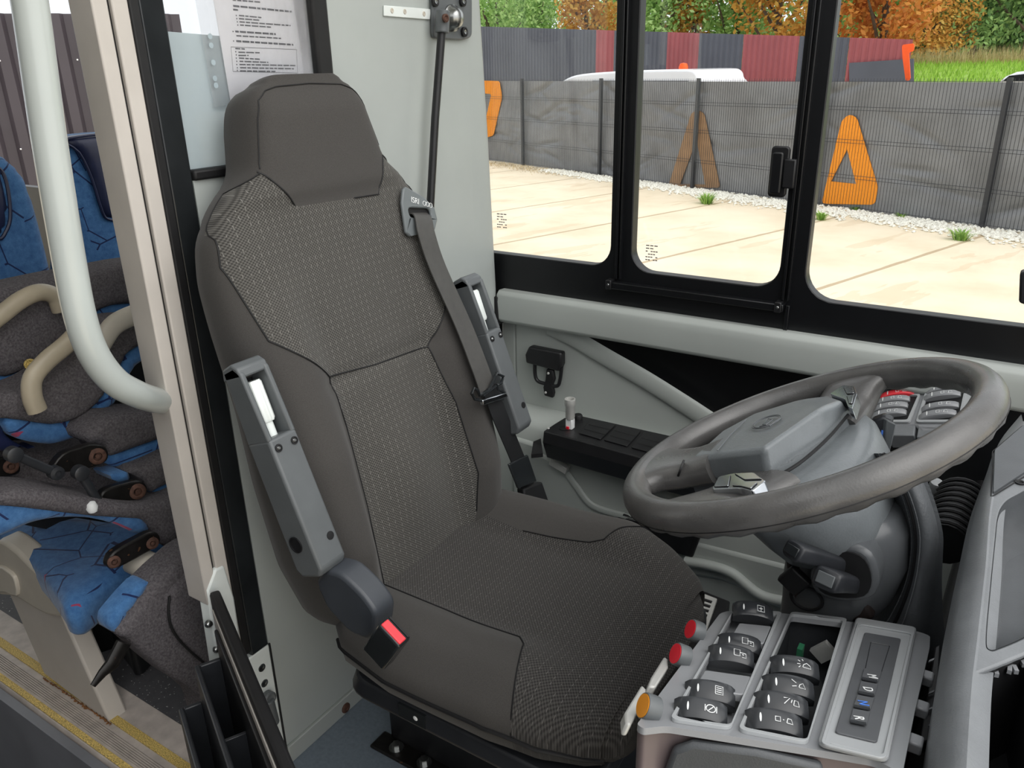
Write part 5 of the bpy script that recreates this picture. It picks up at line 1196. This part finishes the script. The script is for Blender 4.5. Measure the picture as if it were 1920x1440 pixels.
# corrugated wall behind
cw=thing('corrugated_wall','tall anthracite corrugated steel wall with panels tinted by painted-in red reflections, behind the mesh fence','wall',FC(6,8,GZ0),kind=None)
OFF=8
def corr(name,pl,pr,m,parent,fnp=None,amp=.03,pitch=.19):
    P0,P1=pl,pr; d_=(P1-P0); L=math.hypot(d_.x,d_.y); dn=V((d_.x,d_.y,0)).normalized(); nn=V((-dn.y,dn.x,0)); b=MB(); n=max(2,int(L/pitch)); lo=[];hi=[]
    for i in range(n):
        for f,o in ((0,0),(.35,0),(.5,amp),(.85,amp)):
            t=(i+f)/n; p=P0.lerp(P1,min(1,t))+nn*o
            lo.append(b.p(V((p.x,p.y,GZ0)))); hi.append(b.p(p))
    for i in range(len(lo)-1): b.face((lo[i],lo[i+1],hi[i+1],hi[i]))
    return b.build(name,MT[m],parent,smooth=False)
TOPY=lambda px: 50+(px-915)/(1712-915)*24
segs=[(880,1016,'sheet'),(1016,1118,'sheet'),(1118,1152,'sheetr'),(1152,1252,'sheet'),(1252,1312,'sheetr'),(1312,1395,'sheet'),(1395,1500,'sheetr'),(1500,1594,'sheet'),(1594,1713,'sheetr')]
segs=[(600,880,'sheet')]+segs
for a_,c2,m_ in segs: 
    o=corr('sheet_panel',OF(a_,TOPY(a_),OFF),OF(c2,TOPY(c2),OFF),m_,cw)
    if m_=='sheetr': o['label']='corrugated panel with red glass reflection painted in'
b=MB(); b.prism([OF(1592,118,OFF-.05),OF(1713,110,OFF-.05),OF(1713,165,OFF-.05),OF(1592,165,OFF-.05)],fn*.02); b.build('dark_lower_panel',MT['sheet'],cw)
# left corrugated wall seen through the passenger windows
lw=thing('corrugated_wall','purplish grey corrugated steel wall outside the passenger windows behind the blue seats','wall',V((-11.2,6.6,GZ0)))
def far(px,py,dist):
    d_=ray(px,py); return CAM+d_/math.hypot(d_.x,d_.y)*dist
p0,p1=far(-80,25,13),far(345,25,13.2)
o=corr('sheet_panel',V((p0.x,p0.y,2.11)),V((p1.x,p1.y,2.13)),'sheetl',lw,amp=.09,pitch=.30)
dn=(p1-p0); dn.z=0; L_=dn.length; dn.normalize(); 
for z in (1.55,.45):
    for i in range(int(L_/.30)): MB().lathe([(.012,0),(.008,.006)],V((p0.x,p0.y,z))+dn*(.30*(i+.15))+V((.02,-.02,0)),(dn.y,-dn.x,0),6).build('fixing_screw',MT['white'],o) if i%1==0 else None
# van and car
vn=thing('van','white van parked between the mesh fence and the corrugated wall','van',OF(1180,150,4.5))
def vbox(name,pxs,off0,off1,z0,z1,m,bev,parent): 
    a_,c2=OF(pxs[0],150,off0),OF(pxs[1],150,off0); b=MB(); b.prism([V((a_.x,a_.y,z0)),V((c2.x,c2.y,z0)),V((c2.x,c2.y,z0))+fn*(off1-off0),V((a_.x,a_.y,z0))+fn*(off1-off0)],V((0,0,z1-z0))); return b.build(name,MT[m],parent,bevel=bev,seg=3)
vbox('lower_body',(1010,1322),4,6,-.65,.35,'van',.12,vn); b=MB(); b.prism(smooth_path([OF(px,py,4.1) for px,py in ((1040,165),(1062,147),(1090,139),(1150,134),(1220,131),(1285,130),(1302,134),(1308,148),(1308,190),(1040,190))],3,True),fn*1.8); b.build('roof',MT['van'],vn,bevel=.06,seg=3); vbox('side_glass',(1110,1290),4.06,4.1,.42,.92,'darkglass',.03,vn)
for px in (1060,1275): MB().tube([OF(px,150,4.0)+V((0,0,-1.65))-fn*.0,OF(px,150,4.0)+V((0,0,-1.65))+fn*.2],.32,24).build('wheel',MT['rubber'],vn)
MB().lathe([(.12,0),(.12,.10),(.09,.18),(.0001,.20)],OF(1281,133,4.6),(0,0,1),16).build('beacon',MT['hivis'],vn)
cr=thing('car','silver car roof showing above the mesh fence near right edge','car',OF(1900,160,6))
q=[(1868,156),(1884,143),(1904,135),(1940,131),(2040,134),(2070,156)]
b=MB(); b.prism([OF(px,py,6) for px,py in q],fn*1.6); b.build('roof',MT['van'],cr,bevel=.08,seg=3)
a_,c2=OF(1845,200,6),OF(2100,200,6); b=MB(); b.prism([V((a_.x,a_.y,-.6)),V((c2.x,c2.y,-.6)),V((c2.x,c2.y,.75)),V((a_.x,a_.y,.75))],fn*1.7); b.build('car_body',MT['van'],cr,bevel=.12,seg=3)
b=MB(); b.prism([OF(px,py,5.98) for px,py in ((1880,152),(1892,142),(1935,137),(1935,152))],fn*.02); b.build('side_glass',MT['darkglass'],cr)
# meadow bank
rnd=random.Random(21)
bk=[FC(12.2,9,-.95),FC(34,9,-.95),FC(34,9,.5),FC(12.2,9,.5)]
struct(MB().prism([FC(2,9.0,-.96),FC(26,9.0,-.96),FC(26,20,-.96),FC(-3,20,-.96)],V((0,0,.02))).build('ground_verge',MT['slab']))
b=MB(); b.loft([[FC((9.6-.6*o_ if s==0 else 26),o_,z_) for o_,z_ in ((9,-.95),(9,.62),(14,.95),(20,1.12),(20,-.95))] for s in (0,1)]); t=mat('meadow_soil','86a844',.9,var=.2,vs=3); struct(b.build('ground_bank',t))
b=MB()
for i in range(9000):
    of=rnd.uniform(9,19); s=9.6-.6*of+rnd.uniform(0,15); z=.62+.33*min(1,(of-9)/5)+max(0,of-14)*.028; l=rnd.uniform(.10,.24); o=FC(s,of,z); a=rnd.random()*PI; w_=V((math.cos(a),math.sin(a),0))*.02
    b.face([b.p(o-w_),b.p(o+w_),b.p(o+V((rnd.uniform(-.08,.08),rnd.uniform(-.08,.08),l)))])
tag(b.build('meadow_grass',MT['grass'],smooth=False,recalc=False),'bright green meadow grass on the bank beyond the fence','grass',kind='stuff')
b=MB()
for i in range(5000):
    of=rnd.uniform(18.5,20.5); s=9.6-.6*of+rnd.uniform(0,14); l=rnd.uniform(.35,.75); o=FC(s,of,1.05); a=rnd.random()*PI; w_=V((math.cos(a),math.sin(a),0))*.012
    b.face([b.p(o-w_),b.p(o+w_),b.p(o+V((rnd.uniform(-.2,.2),rnd.uniform(-.2,.2),l)))])
tag(b.build('tall_grass',MT['tall'],smooth=False,recalc=False),'dry tall grass band in front of the trees','grass',kind='stuff')
# trees
def tree(label,px,off,zc,rx,rz,m,n=6000,leaf=.24,seed=0):
    rr=random.Random(seed+int(px)); c_=OF(px,110,off); c_.z=zc; base=V((c_.x,c_.y,GZ0))
    o=thing('tree',label,'tree',base,'trees beyond the corrugated wall')
    tk=MB(); tk.tube([base,base.lerp(c_,.5)+V((.1,.05,0)),c_+V((0,0,rz*.5))],[.18,.13,.04],8)
    for k in range(5):
        a=rr.random()*2*PI; st=base.lerp(c_,.5+.1*k); tk.tube([st,st+V((math.cos(a)*rx*.4,math.sin(a)*rx*.4,rz*.3)),st+V((math.cos(a)*rx*.7,math.sin(a)*rx*.7,rz*.5))],[.07,.05,.02],6)
    tk.build('trunk',MT['bark'],o)
    b=MB(); lobes=[(V((rr.uniform(-.6,.6)*rx,rr.uniform(-.5,.5)*rx,rr.uniform(-.85,.7)*rz)),rr.uniform(.32,.55)) for _ in range(26)]
    for i in range(n):
        lc,ls=lobes[rr.randrange(26)]
        d_=V((rr.gauss(0,1),rr.gauss(0,1),rr.gauss(0,1))).normalized()*(rr.random()**.35)
        p=c_+lc+V((d_.x*rx*ls,d_.y*rx*ls,d_.z*rz*ls*.7)); u=V((rr.gauss(0,1),rr.gauss(0,1),rr.gauss(0,1))).normalized(); w_=u.orthogonal().normalized(); l=leaf*rr.uniform(.6,1.2)
        b.face([b.p(p-u*l*.5),b.p(p+w_*l*.28),b.p(p+u*l*.5),b.p(p-w_*l*.28)])
    b.build('foliage',MT[m],o,smooth=False,recalc=False)
tree('green tree above the wall beside the window pillar',930,14,3.6,3.0,4.2,'leafg'); tree('tree with orange glass reflection painted in, above the wall left of the first window bar',1095,14,4.0,2.1,4.2,'leafo'); tree('pale green tree behind the first window bar',1010,17,4.2,2.8,4.6,'leafg'); tree('dense green tree right of the first window bar',1230,14.5,4.0,2.4,4.4,'leafg')
tree('tree with orange glass reflection painted in, above the reflection-tinted panel in the middle window',1300,15.5,4.2,1.3,4.2,'leafo',4500); tree('green tree in the middle window between two reflection-tinted ones',1372,16,4.0,1.9,4.4,'leafg'); tree('broad tree with orange glass reflection painted in, next to the window latch bar',1450,14.5,3.8,2.2,4.2,'leafo'); tree('green tree partly behind the latch bar',1560,17,3.8,2.4,4.4,'leafg')
tree('tree with russet glass reflection painted in, above the reflection-tinted wall end',1645,15,4.4,1.8,3.4,'leafr',6500); tree('shrub-like tree with golden orange glass reflection painted in, at the end of the wall',1745,21.5,3.4,1.9,2.3,'leafo',5000,.18); tree('deep green tree behind the shrub-like reflection-tinted one',1815,24,5.6,3.2,4.0,'leafd',7500); tree('deep green tree at the right edge of the window',1915,24,5.4,3.2,4.0,'leafd',7500); tree('tall green tree behind the russet reflection-tinted one',1690,26,5.6,3.6,4.5,'leafg',6000)
for px,zc in ((960,5),(1180,5.2),(1420,5),(1600,5),(1860,4.6)): tree('tall green tree in the far back row, rising above '+{960:'the pillar',1180:'the first window bar',1420:'the middle window',1600:'the latch bar',1860:'the right window edge'}[px],px,30,zc,4.6,5.4,'leafd' if px>1500 else 'leafg',9000,.36,5)
for px,off,m_,l_ in ((1735,27,'leafg','low green shrub behind the tall grass next to the wall end'),(1800,28,'leafd','low deep green shrub behind the tall grass, middle one'),(1865,27,'leafd','low deep green shrub behind the tall grass, second from the right'),(1935,28,'leafd','low deep green shrub behind the tall grass at the right edge')): tree(l_,px,off,2.6,2.6,1.9,m_,6000,.3,9)
for px in (1860,1985): tree('tall deep green tree filling the top right corner of the window' if px>1900 else 'tall deep green tree between the middle shrub and the window edge',px,31,6.4,4.4,5.2,'leafd',9000,.34,3)
# ================================================================ REST OF THE BUS SHELL
struct(MB().prism([V((-6,-1.0,-.6)),V((.35,-1.0,-.6)),V((.35,-1.0,2.1)),V((-6,-1.0,2.1))],V((0,-.03,0))).build('wall_right',MT['darkp']))
struct(MB().prism([V((-6,-1.0,2.08)),V((-.75,-1.0,2.08)),V((-.75,1.66,2.08)),V((-6,1.66,2.08))],V((0,0,.03))).build('ceiling',MT['wall']))
struct(MB().prism([V((-6,-1.0,-.5)),V((.6,-1.0,-.5)),V((.6,.60,-.5)),V((-6,.60,-.5))],V((0,0,-.03))).build('floor_aisle',MT['lino']))
# ================================================================ LIGHT
w=bpy.data.worlds.new('overcast_sky'); SC.world=w; w.use_nodes=True; nt=w.node_tree; bg=nt.nodes['Background']
tc=nt.nodes.new('ShaderNodeTexCoord')
vm=nt.nodes.new('ShaderNodeVectorMath'); vm.operation='DOT_PRODUCT'; nt.links.new(tc.outputs['Generated'],vm.inputs[0]); vm.inputs[1].default_value=V((.62,-.12,.77)).normalized()
rp_=nt.nodes.new('ShaderNodeValToRGB'); nt.links.new(vm.outputs['Value'],rp_.inputs[0]); e=rp_.color_ramp.elements
e[0].position=0; e[0].color=(.42,.44,.46,1); e[1].position=1; e[1].color=(1.5,1.48,1.45,1)
q=e.new(.45); q.color=(.48,.49,.50,1); q=e.new(.80); q.color=(.66,.66,.655,1)
nt.links.new(rp_.outputs[0],bg.inputs[0]); bg.inputs[1].default_value=2.6
SC.view_settings.view_transform='Standard'; SC.view_settings.look='None'; SC.view_settings.exposure=0.0; SC.view_settings.gamma=1; SC.view_settings.use_curve_mapping=False
SC.cycles.max_bounces=8; SC.cycles.transparent_max_bounces=16
